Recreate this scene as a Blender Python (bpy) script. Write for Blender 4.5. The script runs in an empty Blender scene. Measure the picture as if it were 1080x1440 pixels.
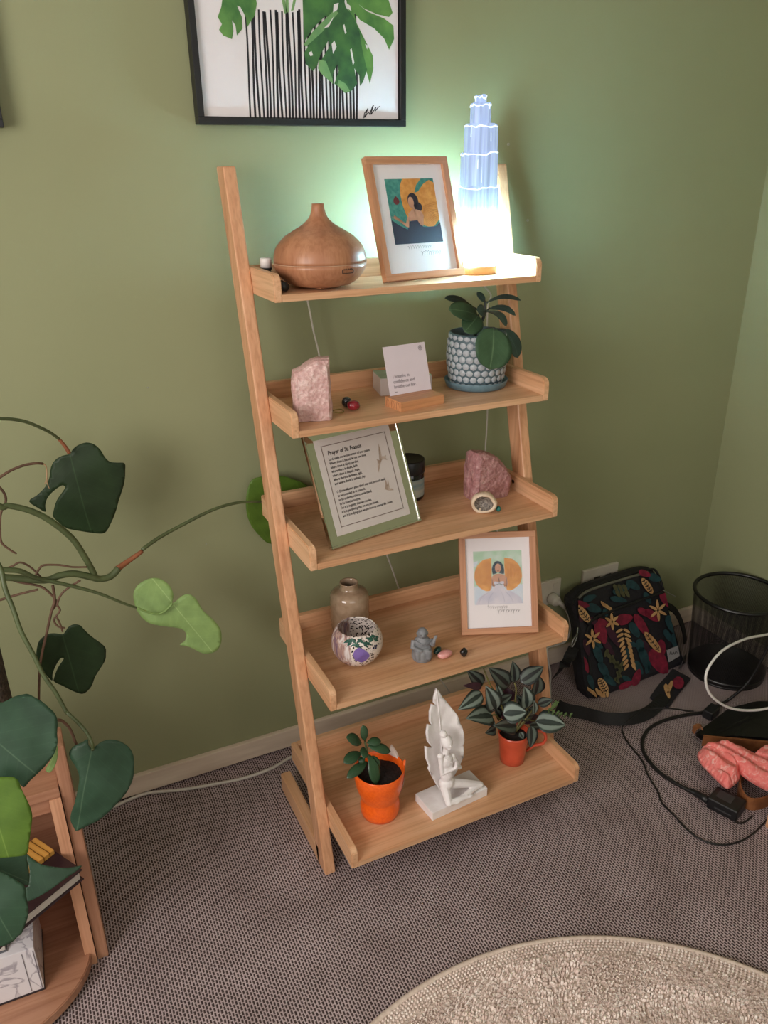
import bpy, bmesh, math, random
from mathutils import Vector, Matrix, noise
from mathutils.geometry import delaunay_2d_cdt
from math import sin, cos, pi, radians, sqrt

scene = bpy.context.scene
COL = scene.collection
random.seed(7)

# ------------------------------------------------------------------ camera
CAM = Vector((-0.76052, -1.7198, 1.47494))
FPX = 1108.045
_yaw, _pit, _rol = 0.44118, 0.40764, -0.01246
_f = Vector((sin(_yaw)*cos(_pit), cos(_yaw)*cos(_pit), -sin(_pit)))
_r0 = Vector((cos(_yaw), -sin(_yaw), 0)); _u0 = _r0.cross(_f)
_r = _r0*cos(_rol) + _u0*sin(_rol); _u = -_r0*sin(_rol) + _u0*cos(_rol)
cd = bpy.data.cameras.new('camera'); cam = bpy.data.objects.new('camera', cd); COL.objects.link(cam)
cd.sensor_fit = 'VERTICAL'; cd.sensor_height = 36.0; cd.lens = FPX/1440*36.0
cd.clip_start = 0.02; cd.clip_end = 60
cam.matrix_world = Matrix(((_r.x, _u.x, -_f.x, CAM.x), (_r.y, _u.y, -_f.y, CAM.y), (_r.z, _u.z, -_f.z, CAM.z), (0, 0, 0, 1)))
scene.camera = cam

# ------------------------------------------------------------------ world, daylight, exposure
scene.view_settings.view_transform = 'Standard'
scene.view_settings.look = 'None'
scene.view_settings.gamma = 1.0
scene.view_settings.use_curve_mapping = False
scene.view_settings.exposure = 0.0
scene.cycles.use_denoising = True
scene.cycles.max_bounces = 8
scene.cycles.transparent_max_bounces = 16
w = bpy.data.worlds.new('sky'); scene.world = w; w.use_nodes = True
wn = w.node_tree.nodes; wl = w.node_tree.links
sky = wn.new('ShaderNodeTexSky'); sky.sky_type = 'HOSEK_WILKIE'; sky.turbidity = 4.0
sky.sun_direction = (-0.55, -0.45, 0.7)
wn['Background'].inputs['Strength'].default_value = 0.6
wl.new(sky.outputs['Color'], wn['Background'].inputs['Color'])

def daylight(name, loc, target, sx, sy, power, col):
    ld = bpy.data.lights.new(name, 'AREA'); ld.shape = 'RECTANGLE'; ld.size = sx; ld.size_y = sy
    ld.energy = power; ld.color = col
    o = bpy.data.objects.new(name, ld); COL.objects.link(o); o.location = loc
    o.rotation_euler = (Vector(target)-Vector(loc)).to_track_quat('-Z', 'Y').to_euler()
    return o
# sky light by the left window, plus an unseen rear window added as soft fill
daylight('window_daylight_side', (-2.26, -1.75, 1.55), (-1.2, -1.72, 1.45), 1.5, 1.2, 55, (1.0, 0.925, 0.885))
daylight('rear_soft_fill', (-0.45, -3.36, 1.55), (-0.45, -2.0, 1.45), 1.7, 1.2, 13, (1.0, 0.925, 0.885))  # soft fill lamp, set in the added rear window

# ------------------------------------------------------------------ pixel -> world (photo taken as 1080x1440)
def ray(px, py):
    return _f + _r*((px-540)/FPX) - _u*((py-720)/FPX)
def onY(px, py, Y): d = ray(px, py); return CAM + d*((Y-CAM.y)/d.y)
def onZ(px, py, Z): d = ray(px, py); return CAM + d*((Z-CAM.z)/d.z)
def onP(px, py, P, n): d = ray(px, py); n = Vector(n); return CAM + d*((Vector(P)-CAM).dot(n)/d.dot(n))
def mpp(P): return (Vector(P)-CAM).dot(_f)/FPX            # metres per pixel at P

# ------------------------------------------------------------------ materials
def lin(c):
    return tuple(((v/255)/12.92 if v/255 <= 0.04045 else ((v/255+0.055)/1.055)**2.4) for v in c) + (1.0,)
MATS = {}
def nodes_of(name):
    m = bpy.data.materials.new(name); m.use_nodes = True
    nt = m.node_tree; return m, nt, nt.nodes, nt.links, nt.nodes['Principled BSDF']
def coords(N, L, scale=(1, 1, 1), kind='Object', rot=(0, 0, 0)):
    tc = N.new('ShaderNodeTexCoord'); mp = N.new('ShaderNodeMapping')
    mp.inputs['Scale'].default_value = scale; mp.inputs['Rotation'].default_value = rot
    L.new(tc.outputs[kind], mp.inputs['Vector']); return mp.outputs['Vector']
def ramp(N, L, src, stops):
    r = N.new('ShaderNodeValToRGB'); e = r.color_ramp.elements
    while len(e) < len(stops): e.new(0.5)
    for el, (p, c) in zip(e, stops): el.position = p; el.color = c
    L.new(src, r.inputs['Fac']); return r.outputs['Color']
def bump_to(N, L, B, src, strength, dist):
    b = N.new('ShaderNodeBump'); b.inputs['Strength'].default_value = strength; b.inputs['Distance'].default_value = dist
    L.new(src, b.inputs['Height']); L.new(b.outputs['Normal'], B.inputs['Normal'])
def mat(name, c1, c2=None, rough=0.5, scale=30, bump=0.0, bdist=0.002, metallic=0, stretch=(1, 1, 1), detail=4,
        coat=0, sss=0, trans=0, lo=0.35, hi=0.65, spec=0.5):
    if name in MATS: return MATS[name]
    m, nt, N, L, B = nodes_of(name)
    if c2 is None: c2 = tuple(v*0.88 for v in c1)
    nz = N.new('ShaderNodeTexNoise'); nz.inputs['Scale'].default_value = scale; nz.inputs['Detail'].default_value = detail
    L.new(coords(N, L, stretch), nz.inputs['Vector'])
    L.new(ramp(N, L, nz.outputs['Fac'], [(lo, lin(c1)), (hi, lin(c2))]), B.inputs['Base Color'])
    B.inputs['Roughness'].default_value = rough; B.inputs['Metallic'].default_value = metallic
    B.inputs['Specular IOR Level'].default_value = spec
    if coat: B.inputs['Coat Weight'].default_value = coat; B.inputs['Coat Roughness'].default_value = 0.08
    if sss:
        B.inputs['Subsurface Weight'].default_value = sss; B.inputs['Subsurface Radius'].default_value = (0.02, 0.012, 0.01)
        B.inputs['Subsurface Scale'].default_value = 0.5
    if trans: B.inputs['Transmission Weight'].default_value = trans
    if bump: bump_to(N, L, B, nz.outputs['Fac'], bump, bdist)
    MATS[name] = m; return m

def wood(name, axis, c1, c2, c3, rough=0.42, staves=0.0):
    """long grain along axis; staves > 0 adds glued strips of that width (tone per strip)"""
    m, nt, N, L, B = nodes_of(name)
    s = [22, 22, 22]; s['xyz'.index(axis)] = 1.6
    v = coords(N, L, tuple(s))
    n1 = N.new('ShaderNodeTexNoise'); n1.inputs['Scale'].default_value = 1.0; n1.inputs['Detail'].default_value = 3; n1.inputs['Distortion'].default_value = 0.6
    L.new(v, n1.inputs['Vector'])
    s2 = [160, 160, 160]; s2['xyz'.index(axis)] = 5
    n2 = N.new('ShaderNodeTexNoise'); n2.inputs['Scale'].default_value = 1.0; n2.inputs['Detail'].default_value = 2
    L.new(coords(N, L, tuple(s2)), n2.inputs['Vector'])
    col = ramp(N, L, n1.outputs['Fac'], [(0.28, lin(c1)), (0.5, lin(c2)), (0.74, lin(c3))])
    mx = N.new('ShaderNodeMix'); mx.data_type = 'RGBA'; mx.blend_type = 'MULTIPLY'; mx.inputs['Factor'].default_value = 0.55
    L.new(col, mx.inputs['A'])
    L.new(ramp(N, L, n2.outputs['Fac'], [(0.36, (0.74, 0.66, 0.58, 1)), (0.56, (1, 1, 1, 1))]), mx.inputs['B'])
    out = mx.outputs['Result']
    if staves:
        br = N.new('ShaderNodeTexBrick'); br.inputs['Scale'].default_value = 1.0
        br.inputs['Brick Width'].default_value = 0.42; br.inputs['Row Height'].default_value = staves
        br.inputs['Mortar Size'].default_value = 0.0; br.inputs['Bias'].default_value = 0.0
        br.inputs['Color1'].default_value = (1, 1, 1, 1); br.inputs['Color2'].default_value = (0.80, 0.74, 0.68, 1)
        L.new(coords(N, L), br.inputs['Vector'])
        m2 = N.new('ShaderNodeMix'); m2.data_type = 'RGBA'; m2.blend_type = 'MULTIPLY'; m2.inputs['Factor'].default_value = 0.55
        L.new(out, m2.inputs['A']); L.new(br.outputs['Color'], m2.inputs['B']); out = m2.outputs['Result']
    L.new(out, B.inputs['Base Color']); B.inputs['Roughness'].default_value = rough
    bump_to(N, L, B, n2.outputs['Fac'], 0.12, 0.0006)
    MATS[name] = m; return m

WC = ((230, 188, 150), (219, 171, 131), (203, 151, 111))
WX = wood('rubberwood_x', 'x', *WC); WY = wood('rubberwood_y', 'y', *WC); WZ = wood('rubberwood_z', 'z', (226, 178, 140), (215, 162, 123), (197, 140, 102))
WS = wood('rubberwood_staves', 'x', *WC, staves=0.055)
FW = ((205, 155, 118), (194, 140, 104), (176, 120, 86))
FX = wood('frame_wood_x', 'x', *FW); FZ = wood('frame_wood_z', 'z', *FW)
SW = ((194, 148, 120), (180, 132, 104), (162, 114, 88))
SX = wood('stand_wood_x', 'x', *SW); SZ = wood('stand_wood_z', 'z', *SW); SE = wood('stand_lit_edge_z', 'z', (226, 176, 142), (218, 164, 130), (204, 148, 114))  # SE: lighter copy of the stand wood, light on the edge put into colour

def wall_mat():
    m, nt, N, L, B = nodes_of('sage_paint')
    nz = N.new('ShaderNodeTexNoise'); nz.inputs['Scale'].default_value = 2.2; nz.inputs['Detail'].default_value = 5
    L.new(coords(N, L), nz.inputs['Vector'])
    L.new(ramp(N, L, nz.outputs['Fac'], [(0.3, lin((145, 149, 113))), (0.7, lin((150, 153, 117)))]), B.inputs['Base Color'])
    n2 = N.new('ShaderNodeTexNoise'); n2.inputs['Scale'].default_value = 180; n2.inputs['Detail'].default_value = 3
    L.new(coords(N, L), n2.inputs['Vector'])
    bump_to(N, L, B, n2.outputs['Fac'], 0.05, 0.001)
    B.inputs['Roughness'].default_value = 0.55; B.inputs['Specular IOR Level'].default_value = 0.3
    MATS['wall'] = m; return m
WALL = wall_mat()

def carpet_mat():
    """flat loop carpet: staggered rows of small pale loops on a dark brown ground"""
    m, nt, N, L, B = nodes_of('loop_carpet')
    v = coords(N, L, (1, 1, 1), 'Object', (0, 0, radians(90)))
    nz = N.new('ShaderNodeTexNoise'); nz.inputs['Scale'].default_value = 60; nz.inputs['Detail'].default_value = 2
    L.new(v, nz.inputs['Vector'])
    wob = N.new('ShaderNodeMix'); wob.data_type = 'RGBA'; wob.blend_type = 'LINEAR_LIGHT'; wob.inputs['Factor'].default_value = 0.0022
    L.new(v, wob.inputs['A']); L.new(nz.outputs['Color'], wob.inputs['B'])
    br = N.new('ShaderNodeTexBrick'); br.offset = 0.5; br.inputs['Scale'].default_value = 1.0
    br.inputs['Brick Width'].default_value = 0.0100; br.inputs['Row Height'].default_value = 0.0060
    br.inputs['Mortar Size'].default_value = 0.0021; br.inputs['Mortar Smooth'].default_value = 0.9
    br.inputs['Color1'].default_value = lin((66, 54, 54)); br.inputs['Color2'].default_value = lin((80, 67, 66))
    br.inputs['Mortar'].default_value = lin((198, 180, 182))
    L.new(wob.outputs['Result'], br.inputs['Vector'])
    n2 = N.new('ShaderNodeTexNoise'); n2.inputs['Scale'].default_value = 9; n2.inputs['Detail'].default_value = 5
    L.new(v, n2.inputs['Vector'])
    mx = N.new('ShaderNodeMix'); mx.data_type = 'RGBA'; mx.blend_type = 'MULTIPLY'; mx.inputs['Factor'].default_value = 1.0
    L.new(br.outputs['Color'], mx.inputs['A'])
    L.new(ramp(N, L, n2.outputs['Fac'], [(0.3, (0.78, 0.76, 0.74, 1)), (0.7, (1.08, 1.08, 1.08, 1))]), mx.inputs['B'])
    L.new(mx.outputs['Result'], B.inputs['Base Color'])
    B.inputs['Roughness'].default_value = 0.95; B.inputs['Specular IOR Level'].default_value = 0.1
    bump_to(N, L, B, br.outputs['Fac'], 0.5, 0.003)
    return m
CARPET = carpet_mat()
def rug_mat():
    m, nt, N, L, B = nodes_of('cream_rug')
    v = coords(N, L)
    n1 = N.new('ShaderNodeTexNoise'); n1.inputs['Scale'].default_value = 9; n1.inputs['Detail'].default_value = 6
    n2 = N.new('ShaderNodeTexNoise'); n2.inputs['Scale'].default_value = 170; n2.inputs['Detail'].default_value = 4; n2.inputs['Distortion'].default_value = 1.5
    L.new(v, n1.inputs['Vector']); L.new(v, n2.inputs['Vector'])
    mx = N.new('ShaderNodeMix'); mx.data_type = 'RGBA'; mx.blend_type = 'MULTIPLY'; mx.inputs['Factor'].default_value = 1
    L.new(ramp(N, L, n1.outputs['Fac'], [(0.35, lin((214, 194, 182))), (0.65, lin((238, 220, 210)))]), mx.inputs['A'])
    L.new(ramp(N, L, n2.outputs['Fac'], [(0.38, (0.50, 0.46, 0.42, 1)), (0.56, (1, 1, 1, 1))]), mx.inputs['B'])
    L.new(mx.outputs['Result'], B.inputs['Base Color']); B.inputs['Roughness'].default_value = 0.95
    B.inputs['Specular IOR Level'].default_value = 0.1
    bump_to(N, L, B, n2.outputs['Fac'], 0.6, 0.003)
    return m
RUG = rug_mat()
def glass_mat(name, fac=0.012, rough=0.03):
    m, nt, N, L, B = nodes_of(name); N.remove(B)
    t = N.new('ShaderNodeBsdfTransparent'); g = N.new('ShaderNodeBsdfGlossy'); g.inputs['Roughness'].default_value = rough
    nz = N.new('ShaderNodeTexNoise'); nz.inputs['Scale'].default_value = 3
    L.new(coords(N, L), nz.inputs['Vector'])
    mr = N.new('ShaderNodeMapRange'); mr.inputs['To Min'].default_value = fac*0.85; mr.inputs['To Max'].default_value = fac*1.15
    L.new(nz.outputs['Fac'], mr.inputs['Value'])
    x = N.new('ShaderNodeMixShader'); L.new(mr.outputs['Result'], x.inputs['Fac'])
    L.new(t.outputs[0], x.inputs[1]); L.new(g.outputs[0], x.inputs[2]); L.new(x.outputs[0], N['Material Output'].inputs['Surface'])
    MATS[name] = m; return m
PANE = glass_mat('thin_glass')

# ------------------------------------------------------------------ mesh helpers
def link(name, me, m=None, parent=None, smooth=False, loc=None):
    o = bpy.data.objects.new(name, me); COL.objects.link(o)
    if m is not None and not me.materials: me.materials.append(m)
    if parent is not None: o.parent = parent
    if loc is not None: o.location = loc
    if smooth:
        for p in me.polygons: p.use_smooth = True
    return o
def thing(name, label, cat, loc=(0, 0, 0), rot=(0, 0, 0), group=None):
    o = bpy.data.objects.new(name, None); COL.objects.link(o); o.location = loc; o.rotation_euler = rot
    o.empty_display_size = 0.02
    return tag(o, label, cat, group)
def tag(o, label, cat=None, group=None):
    o['label'] = label
    if cat: o['category'] = cat
    if group: o['group'] = group
    return o
def structure(o, label=None):
    o['kind'] = 'structure'
    if label: o['label'] = label
    return o
def me_from(bm, name='m'):
    bmesh.ops.recalc_face_normals(bm, faces=bm.faces)
    me = bpy.data.meshes.new(name); bm.to_mesh(me); bm.free(); return me
def raw(name, V, F, m, parent=None, smooth=False, off=None, recalc=True):
    me = bpy.data.meshes.new(name)
    if off is not None: V = [Vector(v)-Vector(off) for v in V]
    me.from_pydata([tuple(v) for v in V], [], F)
    if recalc:
        bm = bmesh.new(); bm.from_mesh(me); bmesh.ops.recalc_face_normals(bm, faces=bm.faces); bm.to_mesh(me); bm.free()
    me.update(); return link(name, me, m, parent, smooth)
def bm_box(bm, c, s, mtx=None):
    r = bmesh.ops.create_cube(bm, size=1.0)
    for v in r['verts']:
        v.co = Vector((v.co.x*s[0]+c[0], v.co.y*s[1]+c[1], v.co.z*s[2]+c[2]))
        if mtx is not None: v.co = mtx @ v.co
    return r['verts']
def box(name, c, s, m, parent=None, bevel=0.002, seg=2, mtx=None, off=None):
    bm = bmesh.new(); bm_box(bm, c, s, mtx)
    if bevel: bmesh.ops.bevel(bm, geom=list(bm.edges), offset=bevel, segments=seg, affect='EDGES', profile=0.7)
    if off is not None:
        for v in bm.verts: v.co -= Vector(off)
    return link(name, me_from(bm), m, parent, smooth=False)
def lathe(name, prof, m, parent=None, seg=40, loc=None, smooth=True, fn=None, closed=False):
    """prof: (r, z) list; r=0 ends close the surface"""
    V = []; F = []; rings = []
    for r, z in prof:
        if r < 1e-6: rings.append([len(V)]); V.append((0, 0, z))
        else:
            rings.append(list(range(len(V), len(V)+seg)))
            V += [(r*cos(2*pi*k/seg), r*sin(2*pi*k/seg), z) for k in range(seg)]
    pairs = list(zip(rings, rings[1:])) + ([(rings[-1], rings[0])] if closed else [])
    for a, b in pairs:
        for k in range(seg):
            k2 = (k+1) % seg
            if len(a) == 1 and len(b) == 1: continue
            if len(a) == 1: F.append((a[0], b[k], b[k2]))
            elif len(b) == 1: F.append((a[k], a[k2], b[0]))
            else: F.append((a[k], a[k2], b[k2], b[k]))
    if fn: V = [fn(Vector(v)) for v in V]
    o = raw(name, V, F, m, parent, smooth)
    if loc is not None: o.location = loc
    return o
def catmull(P, n=6, closed=False):
    P = [Vector(p) for p in P]; out = []; N = len(P)
    for i in range(N if closed else N-1):
        if closed: a, b, c, d = P[(i-1) % N], P[i], P[(i+1) % N], P[(i+2) % N]
        else: a, b, c, d = P[max(i-1, 0)], P[i], P[i+1], P[min(i+2, N-1)]
        for k in range(n):
            t = k/n
            out.append(0.5*((2*b)+(c-a)*t+(2*a-5*b+4*c-d)*t*t+(3*b-a-3*c+d)*t**3))
    if not closed: out.append(P[-1])
    return out
def tube_vf(P, R, seg=8, V=None, F=None):
    V = [] if V is None else V; F = [] if F is None else F
    n = len(P); R = R if isinstance(R, (list, tuple)) else [R]*n
    if len(R) != n: R = [R[0]+(R[-1]-R[0])*i/(n-1) for i in range(n)]
    base = len(V); up = Vector((0, 0, 1)); prev = None
    for i, p in enumerate(P):
        t = (P[min(i+1, n-1)]-P[max(i-1, 0)])
        t = t.normalized() if t.length > 1e-9 else Vector((0, 0, 1))
        if prev is None:
            a = t.cross(up); a = a if a.length > 1e-3 else t.cross(Vector((1, 0, 0)))
        else: a = prev - t*prev.dot(t)
        a.normalize(); prev = a; b = t.cross(a)
        for k in range(seg):
            q = 2*pi*k/seg; V.append(p+(a*cos(q)+b*sin(q))*R[i])
    for i in range(n-1):
        for k in range(seg):
            k2 = (k+1) % seg; s = base+i*seg
            F.append((s+k, s+k2, s+seg+k2, s+seg+k))
    F.append(tuple(base+k for k in range(seg))[::-1]); F.append(tuple(base+(n-1)*seg+k for k in range(seg)))
    return V, F
def tube(name, P, R, m, parent=None, seg=8, smoothn=5, off=None):
    P = catmull(P, smoothn) if smoothn else [Vector(p) for p in P]
    V, F = tube_vf(P, R, seg); return raw(name, V, F, m, parent, True, off)
def ribbon(name, P, wdir, width, m, parent=None, th=0.002, smoothn=5, off=None):
    """flat band; wdir: one vector or one per control point"""
    n0 = len(P); W = wdir if isinstance(wdir, list) else [wdir]*n0
    Q = catmull(P, smoothn); WW = catmull(W, smoothn); V = []; F = []
    for i, p in enumerate(Q):
        t = (Q[min(i+1, len(Q)-1)]-Q[max(i-1, 0)]).normalized(); wv = WW[i]-t*WW[i].dot(t); wv.normalize(); nn = t.cross(wv)
        for s, q in ((-1, -1), (1, -1), (1, 1), (-1, 1)): V.append(p+wv*(s*width/2)+nn*(q*th/2))
    for i in range(len(Q)-1):
        for k in range(4): F.append((i*4+k, i*4+(k+1) % 4, i*4+4+(k+1) % 4, i*4+4+k))
    F.append((3, 2, 1, 0)); e = (len(Q)-1)*4; F.append((e, e+1, e+2, e+3))
    return raw(name, V, F, m, parent, False, off)
def ell(bm, c, r, rot=None, sub=2):
    g = bmesh.ops.create_icosphere(bm, subdivisions=sub, radius=1.0)
    for v in g['verts']:
        q = Vector((v.co.x*r[0], v.co.y*r[1], v.co.z*r[2]))
        if rot is not None: q = rot @ q
        v.co = q+Vector(c)
def bm_tube(bm, P, R, seg=8):
    V, F = tube_vf([Vector(p) for p in P], R, seg); vs = [bm.verts.new(v) for v in V]
    for f in F: bm.faces.new([vs[i] for i in f])
def remesh(o, size, smooth=4):
    md = o.modifiers.new('remesh', 'REMESH'); md.mode = 'VOXEL'; md.voxel_size = size; md.use_smooth_shade = True
    if smooth:
        s = o.modifiers.new('smooth', 'SMOOTH'); s.factor = 0.5; s.iterations = smooth
def pebble(name, loc, r, m, label, seed=0, rot=0.0, group=None, amp=0.12, tilt=0.0):
    bm = bmesh.new(); bmesh.ops.create_icosphere(bm, subdivisions=3, radius=1.0)
    for v in bm.verts:
        k = 1+amp*noise.noise(v.co*1.3+Vector((seed*3.1, seed, 0)))
        v.co = Vector((v.co.x*r[0], v.co.y*r[1], v.co.z*r[2]))*k
    mt = Matrix.Rotation(tilt, 4, 'Y')
    for v in bm.verts: v.co = mt @ v.co
    zmin = min(v.co.z for v in bm.verts)
    for v in bm.verts: v.co.z -= zmin
    o = link(name, me_from(bm), m, None, True); o.location = loc; o.rotation_euler = (0, 0, rot)
    return tag(o, label, 'stone', group)
def flat(name, polys, m, parent, y):
    """flat print: polygons (x, z) in the parent's own sheet plane at depth y, joined as one printed shape"""
    V = []; F = []
    for P in polys:
        F.append(tuple(range(len(V), len(V)+len(P)))); V += [(p[0], y, p[1]) for p in P]
    return raw(name, V, F, m, parent, recalc=False)
def stroke(P, wd):
    """polyline -> list of quads (x, z)"""
    out = []
    for a, b in zip(P, P[1:]):
        d = Vector((b[0]-a[0], b[1]-a[1]))
        if d.length < 1e-7: continue
        d.normalize(); n = Vector((-d.y, d.x))*wd/2; e = d*wd*0.3
        out.append([(a[0]-n.x-e.x, a[1]-n.y-e.y), (b[0]-n.x+e.x, b[1]-n.y+e.y), (b[0]+n.x+e.x, b[1]+n.y+e.y), (a[0]+n.x-e.x, a[1]+n.y-e.y)])
    return out
def ellipse(cx, cz, rx, rz, n=20, a0=0):
    return [(cx+rx*cos(2*pi*k/n)*cos(a0)-rz*sin(2*pi*k/n)*sin(a0), cz+rx*cos(2*pi*k/n)*sin(a0)+rz*sin(2*pi*k/n)*cos(a0)) for k in range(n)]
def text(name, s, size, x, z, y, m, parent, shear=0.0, offset=0.0, rot=0.0, width=None, align='LEFT'):
    """lettering as a thin mesh lying on the parent's sheet (x right, z up, facing -y)"""
    cu = bpy.data.curves.new(name, 'FONT'); cu.body = s; cu.size = size; cu.shear = shear; cu.offset = offset; cu.resolution_u = 2
    cu.align_x = align
    o = bpy.data.objects.new(name, cu); COL.objects.link(o)
    dg = bpy.context.evaluated_depsgraph_get(); me = bpy.data.meshes.new_from_object(o.evaluated_get(dg))
    bpy.data.objects.remove(o); bpy.data.curves.remove(cu)
    k = 1.0
    if width:
        xs = [v.co.x for v in me.vertices]; k = width/(max(xs)-min(xs))
    for v in me.vertices:
        a, b = v.co.x*k, v.co.y
        v.co = Vector((x+a*cos(rot)-b*sin(rot), y, z+a*sin(rot)+b*cos(rot)))
    me.materials.clear(); me.materials.append(m)
    return link(name, me, None, parent)
def scribble(x, z, w, h, n, seed):
    rnd = random.Random(seed); P = []
    for i in range(n*6+1):
        t = i/(n*6); P.append((x+w*t+h*0.25*sin(t*n*2*pi), z+h*(0.35+rnd.uniform(0.0, 0.35))*sin(t*n*2*pi+0.7)*(1.6 if rnd.random() < 0.12 else 1)))
    return P

SHAPES = {
    'ovate': lambda t: max(0.0, sin(pi*t**0.72))**0.8 * (1-0.15*t),
    'obovate': lambda t: max(0.0, sin(pi*t**1.18))**0.6,
    'round': lambda t: max(0.0, 1-(2*t-1)**2)**0.5,
}
def leaf_mesh(B, T, w, up, shape='ovate', fold=0.15, droop=0.05, thick=0.001, nl=10, nw=6, off=None, twist=0.0):
    """one leaf from base B to tip T, w wide, top side towards up; real thickness, UV = (across, along)"""
    B = Vector(B); T = Vector(T); d = T-B; Ln = d.length; up = Vector(up); up = (up-d*(up.dot(d)/d.dot(d))).normalized()
    side = d.normalized().cross(up); pf = SHAPES[shape]; V = []; UV = []
    for layer in (1, -1):
        for i in range(nl+1):
            t = i/nl; c = B+d*t+up*(droop*Ln*sin(pi*min(1, t*0.9)))
            pr = max(pf(t), 0.02)
            for j in range(nw+1):
                u = 2*j/nw-1
                h = fold*abs(u)**1.5*w/2*pr + layer*thick*0.5*(1-0.9*u*u)*max(0.12, pr)
                V.append(c+side*(u*w/2*pr)+up*h); UV.append((u*0.5+0.5, t))
    F = []; a = nw+1; o2 = (nl+1)*a
    for i in range(nl):
        for j in range(nw):
            F.append((i*a+j, i*a+j+1, (i+1)*a+j+1, (i+1)*a+j)); F.append((o2+i*a+j, o2+(i+1)*a+j, o2+(i+1)*a+j+1, o2+i*a+j+1))
        for j in (0, nw): 
            q = (i*a+j, (i+1)*a+j, o2+(i+1)*a+j, o2+i*a+j); F.append(q if j == 0 else q[::-1])
    for i in (0, nl):
        for j in range(nw):
            q = (i*a+j, o2+i*a+j, o2+i*a+j+1, i*a+j+1); F.append(q if i == 0 else q[::-1])
    if off is not None: V = [v-Vector(off) for v in V]
    me = bpy.data.meshes.new('leaf'); me.from_pydata([tuple(v) for v in V], [], F)
    uvl = me.uv_layers.new(name='UVMap')
    for lp in me.loops: uvl.data[lp.index].uv = UV[lp.vertex_index]
    for p in me.polygons: p.use_smooth = True
    me.update(); return me
def filled(W, P, ax, sd, n=26):
    """fill a closed planar rim with an even triangle net"""
    P2 = [Vector(((v-P).dot(sd), (v-P).dot(ax))) for v in W]; N_ = len(P2)
    x0, x1 = min(p.x for p in P2), max(p.x for p in P2); y0, y1 = min(p.y for p in P2), max(p.y for p in P2)
    st = max(x1-x0, y1-y0)/n; pts = list(P2)
    def inside(x, y):
        c = False
        for i in range(N_):
            a, b = P2[i], P2[i-1]
            if (a.y > y) != (b.y > y) and x < (b.x-a.x)*(y-a.y)/(b.y-a.y)+a.x: c = not c
        return c
    y = y0
    while y < y1:
        x = x0
        while x < x1:
            if inside(x, y) and min((p-Vector((x, y))).length for p in P2) > st*0.45: pts.append(Vector((x, y)))
            x += st
        y += st
    r = delaunay_2d_cdt(pts, [(i, (i+1) % N_) for i in range(N_)], [], 1, 1e-7)
    bm = bmesh.new(); vs = [bm.verts.new(P+sd*p.x+ax*p.y) for p in r[0]]
    for f in r[2]: bm.faces.new([vs[i] for i in f])
    return bm
def traced(name, pts, P, n, m, parent, mid, fold=0.12, wave=0.004, thick=0.0012, off=None, k=3, cuts=2):
    """leaf whose rim was read off the photograph: rim points put on the plane (P, n), then creased along its midrib, waved and thickened"""
    n = Vector(n).normalized(); P = Vector(P)
    rim = catmull([Vector((a, b, 0)) for a, b in pts], k, closed=True)
    W = [onP(v.x, v.y, P, n) for v in rim]
    A = onP(*mid[0], P, n); Bm = onP(*mid[1], P, n); ax = (Bm-A).normalized(); sd = ax.cross(n)
    bm = filled(W, P, ax, sd)
    uv = bm.loops.layers.uv.new('UVMap'); Ln = (Bm-A).length
    for f in bm.faces:
        for lp in f.loops:
            q = lp.vert.co-A; lp[uv].uv = (0.5+q.dot(sd)/Ln, q.dot(ax)/Ln)
    s = -1 if n.dot(CAM-P) > 0 else 1
    for v in bm.verts:
        q = v.co-A; dd = abs(q.dot(sd)); 
        v.co += n*(s*fold*dd*dd/(Ln*0.5)) + n*wave*noise.noise(v.co*14) + n*(s*0.10*(max(0, q.dot(ax))**2)/Ln)
        if off is not None: v.co -= Vector(off)
    me = me_from(bm); o = link(name, me, m, parent, True)
    md = o.modifiers.new('thickness', 'SOLIDIFY'); md.thickness = thick; md.offset = 0
    return o

# ================================================================== ROOM
XC, XL, YF, ZC = 1.2586, -2.30, -3.40, 2.45
CEIL = mat('ceiling_white', (232, 230, 224), (226, 224, 218), rough=0.8, scale=40, bump=0.05)
SKIRT = mat('skirting_cream', (226, 210, 190), (210, 192, 172), rough=0.45, scale=14, bump=0.04, stretch=(0.4, 1, 3))
UPVC = mat('window_white', (236, 236, 232), (228, 228, 224), rough=0.4, scale=25)
fl = box('floor', ((XC+XL)/2, YF/2, -0.05), (XC-XL+0.2, -YF+0.2, 0.1), CARPET, bevel=0); structure(fl, 'dark brown flat loop carpet')
structure(box('wall_back', ((XC+XL)/2, 0.05, ZC/2), (XC-XL+0.2, 0.1, ZC), WALL, bevel=0), 'sage green painted wall')
structure(box('wall_right', (XC+0.05, YF/2, ZC/2), (0.1, -YF, ZC), WALL, bevel=0), 'sage green painted wall meeting the corner')
structure(box('ceiling', ((XC+XL)/2, YF/2, ZC+0.05), (XC-XL+0.2, -YF+0.2, 0.1), CEIL, bevel=0), 'white ceiling')
for px_, py_, rr_ in ((715, 203, 0.0045), (742, 310, 0.0042), (208, 545, 0.0022), (290, 765, 0.0020)):   # pale filled nail holes
    bm = bmesh.new(); ell(bm, onY(px_, py_, -0.0004), (rr_, 0.0012, rr_*0.8), sub=2); link('nail_mark', me_from(bm), mat('filler', (176, 178, 160), (150, 152, 134), rough=0.7), bpy.data.objects['wall_back'], True)
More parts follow.
